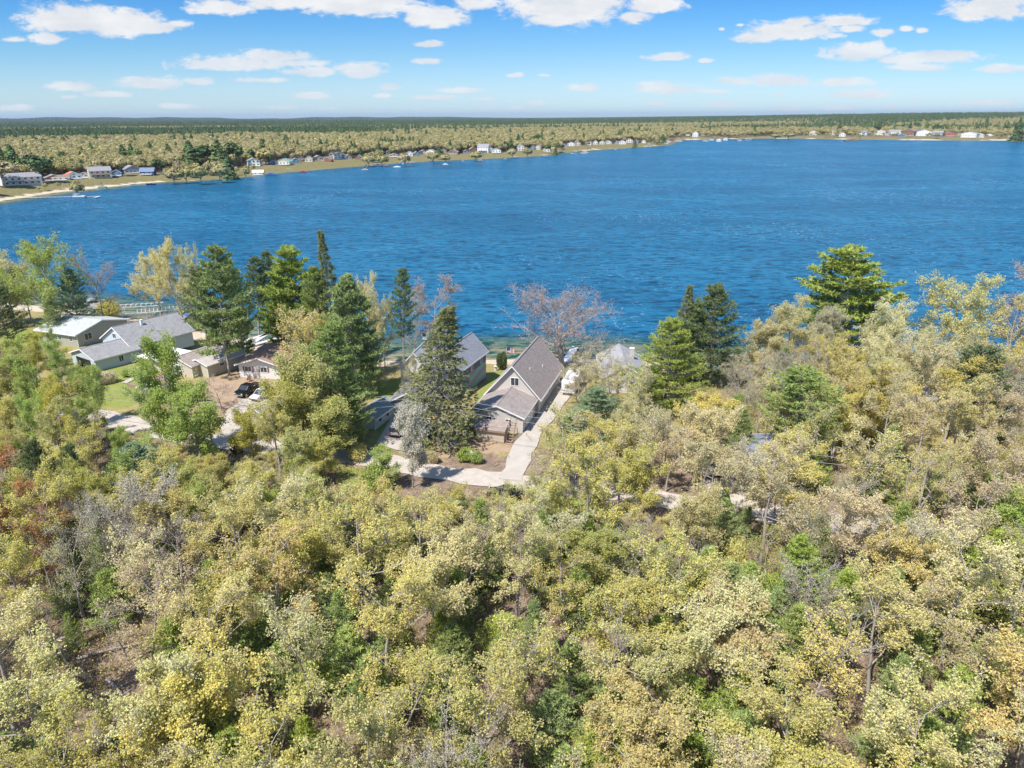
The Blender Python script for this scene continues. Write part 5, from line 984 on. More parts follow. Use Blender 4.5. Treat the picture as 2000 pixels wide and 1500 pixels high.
# ------------------------------------------------------------------ vehicles
TYRE = pbr('tyre_rubber', (.03,.03,.03), .8, .1); RIM = pbr('wheel_metal', (.45,.45,.46), .35, .1, metal=.7); LAMP_R = pbr('tail_lamp_red', (.45,.02,.02), .3, .1); LAMP_W = pbr('headlamp_clear', (.8,.8,.78), .15, .05)
def paint(n, c): return pbr('paint_' + n, c, .25, .05, 2, metal=.2, spec=.6)
def vehicle(name, label, cat, px, py, ang, col, kind='suv', L_=4.7, W_=1.9, z=None):
    g = GT(px, py); e = empty(name, (g[0], g[1], g[2] + .12 if z is None else z), ang, label, cat); h = W_ / 2
    if kind == 'suv': low = [(-L_/2, .35), (-L_/2 + .02, .95), (-L_/2 + .15, 1.0), (L_/2 - 1.0, 1.05), (L_/2 - .12, .9), (L_/2, .7), (L_/2, .35)]; cab = [(-L_/2 + .06, 1.0), (-L_/2 + .35, 1.68), (L_/2 - 2.0, 1.7), (L_/2 - 1.15, 1.05)]
    elif kind == 'pickup': low = [(-L_/2, .45), (-L_/2, 1.15), (-.3, 1.15), (-.3, 1.1), (L_/2 - .9, 1.15), (L_/2 - .1, 1.0), (L_/2, .8), (L_/2, .45)]; cab = [(-.55, 1.1), (-.4, 1.78), (L_/2 - 1.9, 1.8), (L_/2 - 1.2, 1.14)]
    else: low = [(-L_/2, .35), (-L_/2, .85), (-L_/2 + .5, .95), (L_/2 - 1.1, .95), (L_/2 - .1, .8), (L_/2, .6), (L_/2, .35)]; cab = [(-L_/2 + .55, .93), (-L_/2 + 1.15, 1.42), (L_/2 - 2.1, 1.44), (L_/2 - 1.25, .95)]
    m_ = MB(); m_.prism([(-h, y, z_) for y, z_ in low], (W_, 0, 0)); b_ = m_.build('body', col, e, bevel=.07)
    i_ = .13; vs = []
    for s in (-1, 1):
        for k, (y, z_) in enumerate(cab): vs.append((s * (h - .05 - (i_ if k in (1, 2) else 0)), y, z_))
    m_ = MB(); m_.add(vs, [(0, 1, 2, 3), (7, 6, 5, 4), (0, 4, 5, 1), (1, 5, 6, 2), (2, 6, 7, 3), (3, 7, 4, 0)]); m_.build('windows', glass(), e)
    m_ = MB(); y1, z1 = cab[1]; y2, z2 = cab[2]; m_.box(-h + i_ + .02, h - i_ - .02, y1 - .03, y2 + .05, z1 - .02, z1 + .07); m_.build('roof_panel', col, e, bevel=.03)
    m_ = MB()
    for s in (-1, 1):
        for k in (0, 3): a = (s * (h - .05), cab[k][0], cab[k][1]); b2 = (s * (h - .16), cab[1 if k == 0 else 2][0], cab[1 if k == 0 else 2][1]); m_.tube([a, b2], .06, 4)
        m_.tube([(s * (h - .055), (cab[0][0] + cab[3][0]) / 2, cab[0][1]), (s * (h - .17), (cab[1][0] + cab[2][0]) / 2, z1)], .05, 4)
    m_.build('pillars', col, e)
    if kind == 'pickup': m_ = MB(); m_.box(-h + .15, h - .15, -L_/2 + .1, -.7, 1.152, 1.165); m_.build('load_bed', TYRE, e)
    for s in (-1, 1):
        for y in (-L_/2 + .85, L_/2 - .9):
            w2 = MB(); w2.tube([(s * (h - .2), y, .34), (s * (h + .02), y, .34)], .35, 16); wo = w2.build('wheel', TYRE, e); w3 = MB(); w3.tube([(s * (h + .021), y, .34), (s * (h + .035), y, .34)], .21, 12); w3.build('rim', RIM, wo)
        m_ = MB(); m_.box(s * (h - .22) - .16, s * (h - .22) + .16, L_/2 - .06, L_/2 + .012, .68, .84); m_.build('headlight', LAMP_W, e)
        m_ = MB(); m_.box(s * (h - .14) - .1, s * (h - .14) + .1, -L_/2 - .012, -L_/2 + .05, .72, .98); m_.build('tail_light', LAMP_R, e)
    for yy in (-L_/2 - .05, L_/2 - .05): m_ = MB(); m_.box(-h + .05, h - .05, yy, yy + .12, .36, .58); m_.build('bumper', RIM if kind == 'pickup' else TYRE, e, bevel=.02)
    return e
vehicle('suv', 'silver grey van parked rear to the road on the concrete pad', 'van', 781, 845, radians(-14), paint('silver', (.36,.36,.37)), 'suv', 5.0, 1.95)
vehicle('car', 'dark blue car half hidden by the big spruce, right of the silver van', 'car', 838, 850, radians(-20), paint('blue_grey', (.10,.15,.24)), 'suv', 4.6, 1.85)
vehicle('pickup_truck', 'black pickup truck parked below the brown roofed house', 'pickup truck', 487, 768, radians(158), paint('black', (.012,.013,.017)), 'pickup', 5.6, 2.0)
vehicle('car', 'white car parked right behind the black pickup', 'car', 513, 778, radians(155), paint('white', (.75,.76,.78)), 'suv', 4.6, 1.85)
vehicle('car', 'black car under the budding oaks at the bend of the gravel road', 'car', 985, 972, radians(75), paint('black', (.012,.013,.017)), 'sedan', 4.6, 1.85)
vehicle('pickup_truck', 'white and red pickup seen through the trees, right one of two', 'pickup truck', 1462, 934, radians(86), paint('white', (.75,.76,.78)), 'pickup', 5.6, 2.0)
vehicle('pickup_truck', 'white pickup seen through the trees, left one of two', 'pickup truck', 1408, 930, radians(92), paint('white', (.75,.76,.78)), 'pickup', 5.4, 2.0)
# motorcycle-like tractor at the roadside
g = GT(462, 884); tr = empty('garden_tractor', (g[0], g[1], g[2] + .12), radians(40), 'small dark green garden tractor with a red seat by the gravel road', 'tractor')
GRN = paint('green', (.03,.10,.05)); RED = paint('red', (.45,.03,.03))
m_ = MB(); m_.prism([(-.35, -.2, .4), (-.35, 1.0, .4), (-.35, 1.05, .9), (-.35, .1, 1.0), (-.35, -.2, .6)], (.7, 0, 0)); m_.build('hood', GRN, tr, bevel=.04)
m_ = MB(); m_.box(-.45, .45, -1.0, -.2, .4, .75); m_.build('fender', GRN, tr, bevel=.04); m_ = MB(); m_.box(-.3, .3, -.85, -.35, .76, .9); m_.box(-.3, .3, -.98, -.86, .8, 1.35); m_.build('seat', RED, tr, bevel=.03)
for s in (-1, 1):
    for y, r_ in ((-.7, .42), (.75, .27)): m_ = MB(); m_.tube([(s * .42, y, r_), (s * .68, y, r_)], r_, 14); m_.build('wheel', TYRE, tr)
m_ = MB(); m_.tube([(0, 0, 1.0), (0, -.25, 1.3)], .03, 5); m_.tube([(.18 * cos(a), -.25 + .1 * sin(a), 1.3 + .12 * sin(a)) for a in np.linspace(0, 6.28, 10)], .02, 4); m_.build('steering_wheel', TYRE, tr)
# covered white trailer on the drive
g = GT(1109, 775); tv = empty('camper_trailer', (g[0], g[1], g[2] + .12), radians(-16), 'white travel trailer parked at the lake end of the concrete driveway', 'trailer')
m_ = MB(); m_.prism([(-1.25, 0, .55), (-1.25, 7.6, .55), (-1.25, 7.9, 1.2), (-1.25, 7.3, 2.9), (-1.25, .2, 2.95), (-1.25, 0, 2.6)], (2.5, 0, 0)); m_.build('body', pbr('white_fibreglass', (.82,.82,.84), .35, .05, 2), tv, bevel=.12)
for y in (1.2, 4.2): m_ = MB(); m_.box(-1.29, -1.252, y, y + 1.1, 1.6, 2.2); m_.build('window', glass(), tv)
m_ = MB(); m_.box(-.5, .5, -.04, -.002, 1.6, 2.2); m_.build('window', glass(), tv); m_ = MB(); m_.box(-.4, .4, 2.8, 3.5, 2.95, 3.12); m_.box(-.3, .3, 5.4, 6, 2.95, 3.1); m_.build('roof_vent', WHITE, tv, bevel=.02)
m_ = MB(); m_.box(-1.27, -1.253, .1, 7.3, 1.0, 1.12); m_.box(-1.2, 1.2, -.03, -.002, 1.0, 1.12); m_.build('stripe', pbr('grey_stripe', (.3,.3,.33), .5), tv)
for s in (-1, 1):
    for y in (3.3, 4.2): m_ = MB(); m_.tube([(s * 1.0, y, .36), (s * 1.22, y, .36)], .36, 14); m_.build('wheel', TYRE, tv)
# ------------------------------------------------------------------ pole, wires, sign, flag, yard things
POLEW = pbr('grey_pole_wood', (.36,.33,.30), .9, .15, 4)
POLES = []
def upole(px, py, hh_, label):
    g = GT(px, py); e = empty('utility_pole', g, radians(6), label, 'utility pole', 'utility poles along the road'); m_ = MB(); m_.tube([(0, 0, -.5), (0, 0, hh_)], [.17, .12], 8); m_.build('post', POLEW, e)
    m_ = MB(); m_.box(-1.1, 1.1, -.17, -.05, hh_ - .65, hh_ - .5); m_.build('crossarm', POLEW, e)
    for u in (-1, -.4, .4, 1): m_ = MB(); m_.tube([(u, -.11, hh_ - .5), (u, -.11, hh_ - .3)], [.05, .03], 6); m_.build('insulator', WHITE, e)
    POLES.append((np.array(g), hh_)); return e
pe = upole(828, 862, 8.2, 'grey utility pole with a lamp arm in front of the big spruce')
m_ = MB(); m_.tube([(0, 0, 7.7), (-1.2, -.4, 8.1), (-1.9, -.6, 8.1)], .04, 5); m_.box(-2.3, -1.8, -.72, -.5, 8.0, 8.12); m_.build('lamp_arm', RIM, pe)
upole(415, 868, 8.0, 'grey utility pole among the green trees at the left of the road'); upole(1290, 930, 8.2, 'grey utility pole among budding oaks right of the driveway'); upole(60, 815, 8.2, 'grey utility pole in the young trees at the far left'); upole(1790, 1010, 8.2, 'grey utility pole deep in the oaks at the far right')
WIRE = pbr('pale_wire', (.42,.42,.43), .5, .1); order_ = sorted(POLES, key=lambda p: p[0][0]); nth = ['at the far left', 'left of the big soft pine', 'across the yard of the tan house', 'at the far right of the road']
for k, (a, b_) in enumerate(zip(order_[:-1], order_[1:])):
    for u, lv, wn in ((-1, -.3, 'back upper'), (1, -.3, 'front upper'), (0, -1.7, 'lower')):
        A = a[0] + [u * .1, u, a[1] + lv]; B = b_[0] + [u * .1, u, b_[1] + lv]; pts_ = [A + (B - A) * t_ - np.array([0, 0, 4 * .9 * t_ * (1 - t_)]) for t_ in np.linspace(0, 1, 15)]
        m_ = MB(); m_.tube(pts_, .022, 4); tag(m_.build('power_line', WIRE), f'{wn} power line wire strung between poles {nth[k]}', 'wire', 'power lines along the road')
g = GT(921, 905); e = empty('sign_post', g, .2, 'white wooden sign post with a short arm beside the gravel road', 'sign post'); m_ = MB(); m_.box(-.07, .07, -.07, .07, -.3, 2.1); m_.build('post', WHITE, e); m_ = MB(); m_.box(-.1, .75, -.05, .05, 1.75, 1.87); m_.prism([(.07, 0, 1.3), (.4, 0, 1.74), (.07, 0, 1.74)], (0, .04, 0)); m_.build('arm', WHITE, e)
# flag
g = GT(990, 712); e = empty('flagpole', g, 0, 'short flagpole flying a red, white and blue striped flag by the round cedar', 'flag'); m_ = MB(); m_.tube([(0, 0, -.2), (0, 0, 3.9)], .035, 6); m_.build('pole', WHITE, e)
m, t, o = newmat('flag_cloth'); b = node(t, 'ShaderNodeBsdfPrincipled'); t.links.new(b.outputs[0], o.inputs[0]); b.inputs['Roughness'].default_value = .8
tcc = node(t, 'ShaderNodeTexCoord'); sp_ = node(t, 'ShaderNodeSeparateXYZ'); t.links.new(tcc.outputs['Generated'], sp_.inputs[0])
st2 = mth(t, 'GREATER_THAN', mth(t, 'FRACT', mth(t, 'MULTIPLY', sp_.outputs['Z'], 6.5)), .5); cx_ = mth(t, 'MULTIPLY', mth(t, 'LESS_THAN', sp_.outputs['X'], .42), mth(t, 'GREATER_THAN', sp_.outputs['Z'], .46))
c1 = node(t, 'ShaderNodeMix', data_type='RGBA'); t.links.new(st2, c1.inputs[0]); c1.inputs[6].default_value = (.55,.02,.04,1); c1.inputs[7].default_value = (.8,.8,.8,1); c2_ = node(t, 'ShaderNodeMix', data_type='RGBA'); t.links.new(cx_, c2_.inputs[0]); t.links.new(c1.outputs[2], c2_.inputs[6]); c2_.inputs[7].default_value = (.02,.04,.2,1); t.links.new(c2_.outputs[2], b.inputs['Base Color'])
vs = []; fs = []
for i in range(13):
    for k in range(2): vs.append((.05 + i * .13, .12 * sin(i * .8), 2.75 + k * 1.0 - .02 * i))
fs = [(i * 2, i * 2 + 2, i * 2 + 3, i * 2 + 1) for i in range(12)]; m_ = MB(); m_.add(vs, fs); fl_ = m_.build('flag_cloth', m, e); sm_ = fl_.modifiers.new('thick', 'SOLIDIFY'); sm_.thickness = .01
# blue tarps, pallets, chair, grill stones
TARP = pbr('blue_tarp', (.03,.14,.55), .45, .15, 3, bump=.3)
def heap(name, label, cat, px, py, sx, sy, sz, mat, seed, rz=0):
    r = np.random.default_rng(seed); g = GT(px, py); n_ = 12; vs = [(0, 0, sz)]; fs = []
    for j in range(1, 5):
        for k in range(n_): a = 2 * pi * k / n_; q_ = j / 4; vs.append((sx * q_ * cos(a) * r.uniform(.85, 1.1), sy * q_ * sin(a) * r.uniform(.85, 1.1), max(-.05, sz * (1 - q_ ** 2) * r.uniform(.7, 1.15) - (.05 if j == 4 else 0))))
    fs = [(0, 1 + k, 1 + (k + 1) % n_) for k in range(n_)] + [(1 + j * n_ + k, 1 + (j + 1) * n_ + k, 1 + (j + 1) * n_ + (k + 1) % n_, 1 + j * n_ + (k + 1) % n_) for j in range(3) for k in range(n_)]
    m_ = MB(); m_.add(vs, fs); o_ = m_.build(name, mat, None, g); o_.rotation_euler[2] = rz; return tag(o_, label, cat)
heap('tarp', 'bright blue tarp heap on the dirt left of the lean-to shed', 'tarp', 884, 866, 1.1, .7, .55, TARP, 3); heap('tarp', 'smaller blue tarp bundle between the pallets and the big heap', 'tarp', 872, 864, .5, .45, .35, TARP, 5)
g = GT(867, 878); e = empty('pallet_stack', g, .3, 'grey stack of weathered wooden pallets beside the blue tarps', 'pallets')
for k in range(7):
    m_ = MB(); z0 = .15 * k
    for u in (-.5, 0, .5): m_.box(u - .05, u + .05, -.7, .7, z0, z0 + .1)
    for u in range(6): m_.box(-.6, .6, -.7 + u * .26, -.56 + u * .26, z0 + .101, z0 + .13)
    m_.build('pallet', POLEW, e)
g = GT(487, 745); e = empty('garden_chair', g, .3, 'maroon adirondack garden chair against the white wall of the brown roofed house', 'chair'); m_ = MB(); m_.prism([(-.3, -.35, .42), (.3, -.35, .42), (.3, .25, .3), (-.3, .25, .3)], (0, 0, .05)); m_.build('seat', SHUT, e)
m_ = MB(); m_.prism([(-.32, .2, .3), (.32, .2, .3), (.28, .5, 1.1), (-.28, .5, 1.1)], (0, .04, 0)); m_.build('backrest', SHUT, e)
for s in (-1, 1): m_ = MB(); m_.box(s * .36 - .06, s * .36 + .06, -.4, .4, .58, .63); m_.build('armrest', SHUT, e); m_ = MB(); m_.box(s * .36 - .03, s * .36 + .03, -.36, -.28, 0, .58); m_.build('leg', SHUT, e)
g = GT(968, 724); e = empty('yard_ornament', g, 0, 'small pale stone lantern standing on the grass by the beach', 'ornament'); cone(.35, .3, 0, .5, 6).build('base', BRICKP, e); cone(.22, .22, .5, .95, 6).build('lamp_house', BRICKP, e); cone(.45, .05, .95, 1.25, 6).build('cap', BRICKP, e)
g = GT(284, 770); m_ = MB(); m_.box(-2.6, 2.6, -.2, .2, -.2, .55); o_ = m_.build('retaining_wall', WOOD, None, GT(268, 758)); o_.rotation_euler[2] = radians(-28); tag(o_, 'low brown timber retaining wall at the end of the lawn path', 'wall')
# ------------------------------------------------------------------ docks, lifts and boats
ALU = pbr('white_aluminium', (.74,.75,.77), .4, .06, 3, metal=.2); DECKG = pbr('pale_dock_boards', (.58,.56,.54), .7, .12, 4)
def dock(label, pa, pb, wd_=1.4, zt=.75, mat=None, tee=None):
    a = G(pa[0], pa[1], WZ + zt)[:2]; b_ = G(pb[0], pb[1], WZ + zt)[:2]; ln = np.linalg.norm(b_ - a); d_ = (b_ - a) / ln; e = empty('dock', (a[0], a[1], WZ), atan2(-d_[0], d_[1]), label, 'dock')
    m_ = MB(); m_.box(-wd_/2, wd_/2, 0, ln, zt - .1, zt); 
    if tee: m_.box(-wd_/2 if tee > 0 else wd_/2 + tee, -wd_/2 + tee if tee > 0 else wd_/2, ln + .002, ln + 1.6, zt - .1, zt)
    m_.build('deck', mat or ALU, e); m_ = MB()
    for k in range(int(ln / 3) + 1):
        for s in (-1, 1): m_.tube([(s * wd_ * .45, min(k * 3 + .1, ln - .1), -1.5), (s * wd_ * .45, min(k * 3 + .1, ln - .1), zt + .15)], .04, 5)
    m_.build('piles', ALU, e); return e
def boat(label, px, py, ang, ln, wd_, hullc, topc=None, kind='runabout', z=WZ, group='boats along the far shore'):
    g = G(px, py, WZ); e = empty('boat', (g[0], g[1], z), ang, label, 'boat', group); h = wd_ / 2; m_ = MB(); n_ = 9; vs = []
    if kind == 'pontoon':
        for s in (-1, 1): m_.tube([(s * h * .7, -ln/2, .3), (s * h * .7, ln/2 - .6, .3), (s * h * .7, ln/2, .5)], [.32, .32, .08], 8)
        m_.build('pontoons', RIM, e); m_ = MB(); m_.box(-h, h, -ln/2, ln/2 - .3, .62, .75); m_.build('deck', DECKG, e)
        m_ = MB(); [m_.box(s * h - .03, s * h + .03, -ln/2 + .2, ln/2 - .6, .75, 1.4) for s in (-1, 1)]; m_.box(-h, h, ln/2 - .66, ln/2 - .6, .75, 1.4); m_.build('railing', hullc, e)
        m_ = MB(); m_.box(-h * .9, h * .9, -ln/2 + .4, 0, 2.35, 2.45)
        for s in (-1, 1): m_.tube([(s * h * .85, -.2, .7), (s * h * .85, -ln/4, 2.35)], .04, 4); m_.tube([(s * h * .85, -ln/2 + .4, .7), (s * h * .85, -ln/2 + .8, 2.35)], .04, 4)
        m_.build('canopy', topc or hullc, e); return e
    for i in range(n_):
        u = i / (n_ - 1); y = -ln/2 + ln * u; w_ = h * (1 - max(0, (u - .45) / .55) ** 2.2); zt = .75 + .25 * u * u
        vs += [(-w_, y, zt), (-w_ * .8, y, .1 + .35 * max(0, u - .7)), (0, y, -.25 + .9 * max(0, u - .75)), (w_ * .8, y, .1 + .35 * max(0, u - .7)), (w_, y, zt)]
    fs = [(i * 5 + k, i * 5 + k + 1, i * 5 + 5 + k + 1, i * 5 + 5 + k) for i in range(n_ - 1) for k in range(4)] + [(4, 3, 2, 1, 0)]; m_.add(vs, fs); hull = m_.build('hull', hullc, e, smooth=False)
    m_ = MB(); top = []; 
    for i in range(n_): u = i / (n_ - 1); w_ = h * (1 - max(0, (u - .45) / .55) ** 2.2) * .97; top.append((w_, -ln/2 + ln * u, .7 + .25 * u * u))
    for i in range(n_): u = 1 - i / (n_ - 1); w_ = h * (1 - max(0, (u - .45) / .55) ** 2.2) * .97; top.append((-w_, -ln/2 + ln * u, .7 + .25 * u * u))
    m_.add(top, [tuple(range(len(top)))]); m_.build('deck', topc or WHITE, e)
    m_ = MB(); m_.prism([(-h * .7, ln * .05, .8), (h * .7, ln * .05, .8), (h * .6, -.1, 1.35), (-h * .6, -.1, 1.35)], (0, .05, 0)); m_.build('windscreen', glass(), e)
    m_ = MB(); m_.box(-h * .6, h * .6, -ln * .38, -ln * .3, .75, 1.1); m_.box(-h * .5, h * .5, -ln * .15, -ln * .08, .75, 1.1); m_.build('seats', topc or WHITE, e)
    m_ = MB(); m_.box(-.2, .2, -ln/2 - .4, -ln/2 - .01, .1, 1.15); m_.build('motor', TYRE, e, bevel=.05); return e
def lift(label, px, py, ang, ln, wd_, hh_=2.9):
    g = G(px, py, WZ); e = empty('boat_lift', (g[0], g[1], WZ), ang, label, 'boat lift', 'boat lifts at the near shore'); m_ = MB()
    for s in (-1, 1):
        for u in (-1, 1): m_.tube([(s * wd_/2, u * ln * .3, -1.5), (s * wd_/2, u * ln * .3, hh_)], .06, 5)
    m_.build('posts', ALU, e); m_ = MB()
    for s in (-1, 1): m_.tube([(s * wd_ * .55, -ln/2, hh_), (s * wd_ * .55, ln/2, hh_)], .09, 5)
    nrib = 11
    for k in range(nrib): y = -ln/2 + ln * k / (nrib - 1); m_.tube([(wd_ * .55 * cos(a), y, hh_ + .55 * sin(a)) for a in np.linspace(0, pi, 7)], .07, 5)
    m_.build('canopy_frame', ALU, e); m_ = MB()
    for u in (-1, 1): m_.tube([(-wd_/2, u * ln * .3, .5), (wd_/2, u * ln * .3, .5)], .07, 5)
    for s in (-.25, .25): m_.box(s * wd_ - .1, s * wd_ + .1, -ln * .4, ln * .4, .56, .66)
    m_.build('cradle', ALU, e); return e
lift('long white boat lift frame standing in the water, upper left of two', 272, 617, radians(-76), 12.5, 3.2)
lift('curved rib boat lift frame nearest the big grey roof', 312, 626, radians(-66), 9.5, 3.4)
lift('white boat lift frame in the lake behind budding oaks at right', 1772, 676, radians(35), 8, 3)
dock('white dock reaching into the lake right of the boat lifts', (338, 634), (368, 611), 1.6); dock('white dock beside the trunk of the big spreading bare tree', (1103, 707), (1124, 676), 1.5)
for k, (a, b_) in enumerate([((455, 672), (535, 648)), ((470, 680), (560, 655)), ((495, 668), (540, 640))]):
    dock(['pale dock sections on the shore behind the pines, left one', 'pale dock sections on the shore behind the pines, lower one', 'pale dock running out behind the thin pines'][k], a, b_, 1.3, 2.1, DECKG)
# stored dock sections under the shaggy pines
for k in range(3):
    g = GT(440 + 4 * k, 716 - 7 * k); e = empty('dock_section', g, radians(-62), ['lowest', 'middle', 'highest'][k] + ' pale blue dock section stored on racks under the shaggy pines', 'dock section', 'stored dock sections'); m_ = MB(); m_.box(-.6, .6, -3.5, 3.5, .5, .72); m_.build('deck', pbr('pale_blue_float', (.45,.55,.66), .5, .1), e)
    m_ = MB(); [m_.box(-.5, .5, u - .06, u + .06, -.1, .499) for u in (-2.5, 0, 2.5)]; m_.build('rack', POLEW, e)
dock('long thin white dock of the far left beach ending in a tee', (32, 386), (192, 383), 1.3, .7, None, 9)
boat('white pontoon boat tied to the long thin dock', 156, 386, radians(-88), 8.5, 2.8, WHITE, DECKG, 'pontoon')
TEAL = paint('teal', (.05,.42,.45)); NAVY = paint('navy', (.03,.05,.14)); WH = paint('white', (.75,.76,.78)); BLU = paint('bright_blue', (.05,.16,.55))
boat('teal boat with an upright canopy at the far left beach', 201, 368, radians(-80), 6.5, 2.5, TEAL, TEAL, 'pontoon')
boat('white and navy boat by the far left beach, left of the dark one', 264, 362, radians(-86), 6.8, 2.5, WH, NAVY); boat('dark navy covered boat at the right end of the left beach', 296, 361, radians(-84), 7.4, 2.6, NAVY, NAVY)
dock('short white dock beside the white and navy boat', (236, 361), (258, 361.5), 1.2, .6)
boat('white boat drawn up on the bank right of the dark boats', 348, 351, radians(-120), 5.5, 2.1, WH, WHITE, z=-1.4)
for px_, py_, c_, tcx, lb in [(575,331,BLU,BLU,'bright blue boat beside the red canopy on the far bank'),(560,333,NAVY,BLU,'dark blue boat left of the red canopy on the far bank'),(806,318,WH,WHITE,'white boat with a mast pole on the far bank'),(845,316,WH,BLU,'white and blue boat on the middle far bank'),(735,322,BLU,WHITE,'blue and white boat moored left of the far middle'),(1008,307,WH,WHITE,'white boat under the tall bank house'),(1065,306,WH,DECKG,'white boat below the far pines'),
                          (1120,301,WH,WHITE,'small white float off the far beach'),(1136,296,paint('red', (.45,.03,.03)),WHITE,'red boat drawn up on the far beach'),(1283,282,paint('red', (.45,.03,.03)),paint('red', (.45,.03,.03)),'red boat at the sandy point'),(1203,292.5,WH,WHITE,'small white boat off the middle beach'),(1240,286,NAVY,NAVY,'dark boat near the sandy point'),(1765,273,WH,WHITE,'white boat off the distant right shore'),(1860,273,WH,NAVY,'white boat before the distant red house'),(1978,274,WH,WHITE,'white boat at the far right shore')]:
    boat(lb, px_, py_, radians(-85 + (px_ % 7) * 3), 6.5 + (px_ % 3) * (1 if px_ < 1100 else 2.5), 2.4, c_, tcx)
# canopied red lift on the far bank and a lifted gazebo, low boathouses
REDC = pbr('red_canopy', (.50,.06,.05), .6, .1); BRD = pbr('tan_boards', (.42,.30,.20), .85, .2, 2)
def canopy(label, px, py, sx, sy, hh_, mat, z=None):
    g = GT(px, py); e = empty('canopy', g, radians(8), label, 'canopy'); m_ = MB()
    for a in (-1, 1):
        for b_ in (-1, 1): m_.tube([(a * sx/2, b_ * sy/2, -1.5), (a * sx/2, b_ * sy/2, hh_)], .09, 5)
    m_.build('posts', POLEW, e); m_ = MB(); m_.prism([(-sx * .55, -sy * .55, hh_), (sx * .55, -sy * .55, hh_), (0, -sy * .55, hh_ + 1.4)], (0, sy * 1.1, 0)); m_.build('cover', mat, e); return e
canopy('bright red canopy over a boat lift on the far bank', 591, 328, 7, 6, 3.2, REDC); canopy('blue canopy at the waterside behind the far left pines', 528, 333, 9, 6, 3, TARP)
canopy('low tan boathouse canopy on the middle far bank', 712, 323, 8, 7, 2.6, pbr('tan_canopy', (.55,.36,.24), .7)); canopy('white canopy on the middle far bank', 775, 318, 10, 6, 2.6, WHITE); canopy('blue canopy before the brown far houses', 738, 319, 8, 5, 2.4, TARP)
canopy('white canopy beside the bank houses past the middle', 870, 315, 8, 5, 2.6, WHITE); canopy('small grey pavilion on posts off the sandy point', 1306, 280, 13, 10, 4, pbr('grey_canopy', (.25,.27,.3), .7))
# low retaining walls of the far bank
for px_, w_, c_, lb in [(655, 34, BRD, 'tan board retaining wall on the far bank'), (683, 30, BRICKP, 'pale stone bank wall on the far shore'), (630, 20, POLEW, 'grey bank wall left of the tan board wall'), (975, 46, BRD, 'long sandy timber wall below the tall bank houses'), (1665, 26, BRD, 'brown timber wall on the distant right shore')]:
    g = GT(px_, float(np.interp(px_, [q[0] for q in reversed(far_px) if 0 <= q[0] <= 2000], [q[1] for q in reversed(far_px) if 0 <= q[0] <= 2000])) - 3); s_ = P(g)[2] / F; m_ = MB(); m_.box(-w_ * s_/2, w_ * s_/2, -.3, .3, -2, 1.8); m_.box(-w_ * s_/2 - .1, w_ * s_/2 + .1, -.36, .36, 1.8, 1.95); o_ = m_.build('retaining_wall', c_, None, g); o_.rotation_euler[2] = radians(12); tag(o_, lb, 'wall')
# ------------------------------------------------------------------ undergrowth of the woods (brush, dead leaves, twigs)
def brush(n, y0, y1, seed):
    r = np.random.default_rng(seed); Y = r.uniform(y0, y1, n); X = r.uniform(-1, 1, n) * (.74 * Y + 8); k = (np.abs(lump(X, Y, 7, 8)) < .62); X, Y = X[k], Y[k]
    dm = np.full(len(X), 1e9)
    for a, b_ in zip(ROADXY[:-1], ROADXY[1:]):
        ab = b_ - a; t_ = np.clip(((X - a[0]) * ab[0] + (Y - a[1]) * ab[1]) / (ab @ ab), 0, 1); dm = np.minimum(dm, np.hypot(X - a[0] - t_ * ab[0], Y - a[1] - t_ * ab[1]))
    yr = np.interp(X, ROADXY[:, 0], ROADXY[:, 1]); k = (dm > 3.4) & ((Y < yr) | (r.uniform(0, 1, len(X)) < .05) | (X > 28)); return X[k], Y[k], r
X, Y, r = brush(26000, 22, 125, 77); Zb = terrain(X, Y); C_ = np.stack([X, Y, Zb], 1); C_ = np.concatenate([C_ + r.normal(0, .35, C_.shape) * [1, 1, 0] for _ in range(2)]); up_ = unit(r.normal(0, .45, C_.shape) + [0, 0, 1])
v1, f1, a1 = needle_tris(r, C_, up_, 1.15, 4, .022, .4); C2 = C_ + up_ * r.uniform(.2, 1.1, (len(C_), 1)); v2, f2, a2 = leaf_quads(r, C2, .085, .5, per=3, spreadr=2.2)
me = np_mesh('undergrowth', np.concatenate([v1, v2]), [f1, f2 + len(v1)], {'v': ('FACE', np.concatenate([a1, a2]))})
UG = leafmat('brush_leaves', .2, False, [(.4,.3,.2)], .5); t = UG.node_tree; hs = [n for n in t.nodes if n.type == 'HUE_SAT'][0]
at = attr(t, 'v'); t.links.new(ramp(t, mth(t, 'FRACT', mth(t, 'MULTIPLY', at, 13.7)), [(0, (.36,.27,.22)), (.3, (.46,.36,.28)), (.5, (.42,.24,.14)), (.62, (.46,.45,.12)), (.8, (.34,.38,.10)), (1, (.5,.42,.3))]), hs.inputs['Color'])
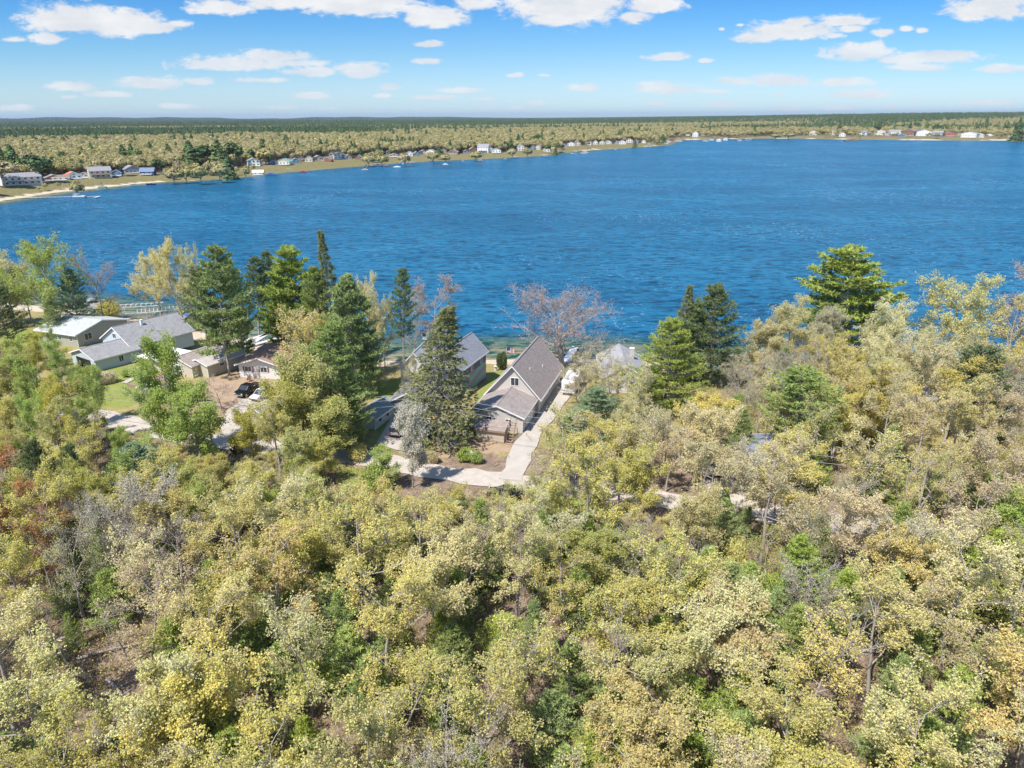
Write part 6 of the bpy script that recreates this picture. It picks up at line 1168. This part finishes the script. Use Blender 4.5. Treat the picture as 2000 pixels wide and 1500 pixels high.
tag(link('undergrowth', me, None, UG), 'brush, twigs and sprouting ground cover beneath the trees', 'undergrowth', None, 'stuff')
# fallen logs
for k, (px_, py_, an, ln) in enumerate([(150, 1290, 20, 7), (210, 1330, -40, 4), (60, 1275, 35, 8), (505, 1210, -30, 5), (700, 1180, 10, 5), (950, 1500, 50, 6), (1650, 1270, -15, 6), (1345, 1262, 70, 4), (1440, 1010, -12, 6), (1180, 1385, 40, 5)]):
    g = GT(px_, py_); m_ = MB(); a = radians(an); pts_ = [(0, 0, .15), (ln * .4 * cos(a), ln * .4 * sin(a), .45), (ln * cos(a), ln * sin(a), .3)]; m_.tube(pts_, [.17, .13, .05], 6)
    for j in range(4): u = .4 + .14 * j; q_ = (ln * u * cos(a), ln * u * sin(a), .4); m_.tube([q_, (q_[0] + 1.1 * cos(a + (1 if j % 2 else -1)), q_[1] + 1.1 * sin(a + (1 if j % 2 else -1)), 1.0)], [.05, .015], 4)
    tag(m_.build('fallen_log', BARKP, None, g), ['pale branching log in the leaf litter clearing, upper one', 'pale log slanting across the left clearing', 'long pale log at the left edge of the clearing', 'pale log under the left olive oaks', 'fallen branch in the gap left of centre', 'pale log at the bottom edge near the centre', 'fallen log in the gap of the right woods', 'short fallen log right of the centre', 'pale log beside the gravel road at right', 'log at the foot of the central dead tree'][k], 'log', 'fallen logs in the woods')
# ------------------------------------------------------------------ air
HAZE = 3.2e-5
if HAZE:
    m_ = MB(); m_.box(-31000, 31000, -3000, 31000, -8, 175); m, t, o = newmat('air_haze'); v = node(t, 'ShaderNodeVolumePrincipled'); v.inputs['Color'].default_value = (.62, .78, 1, 1); v.inputs['Density'].default_value = HAZE; v.inputs['Anisotropy'].default_value = .2
    t.links.new(v.outputs[0], o.inputs['Volume']); tag(m_.build('haze', m), 'thin blue haze in the distant air', 'haze', None, 'stuff')
for o_ in COL.objects:
    if 'label' in o_ and o_.parent is None and (len(o_['label'].replace('-', ' ').split()) > 16): print('LONG', o_.name, '|', o_['label'])
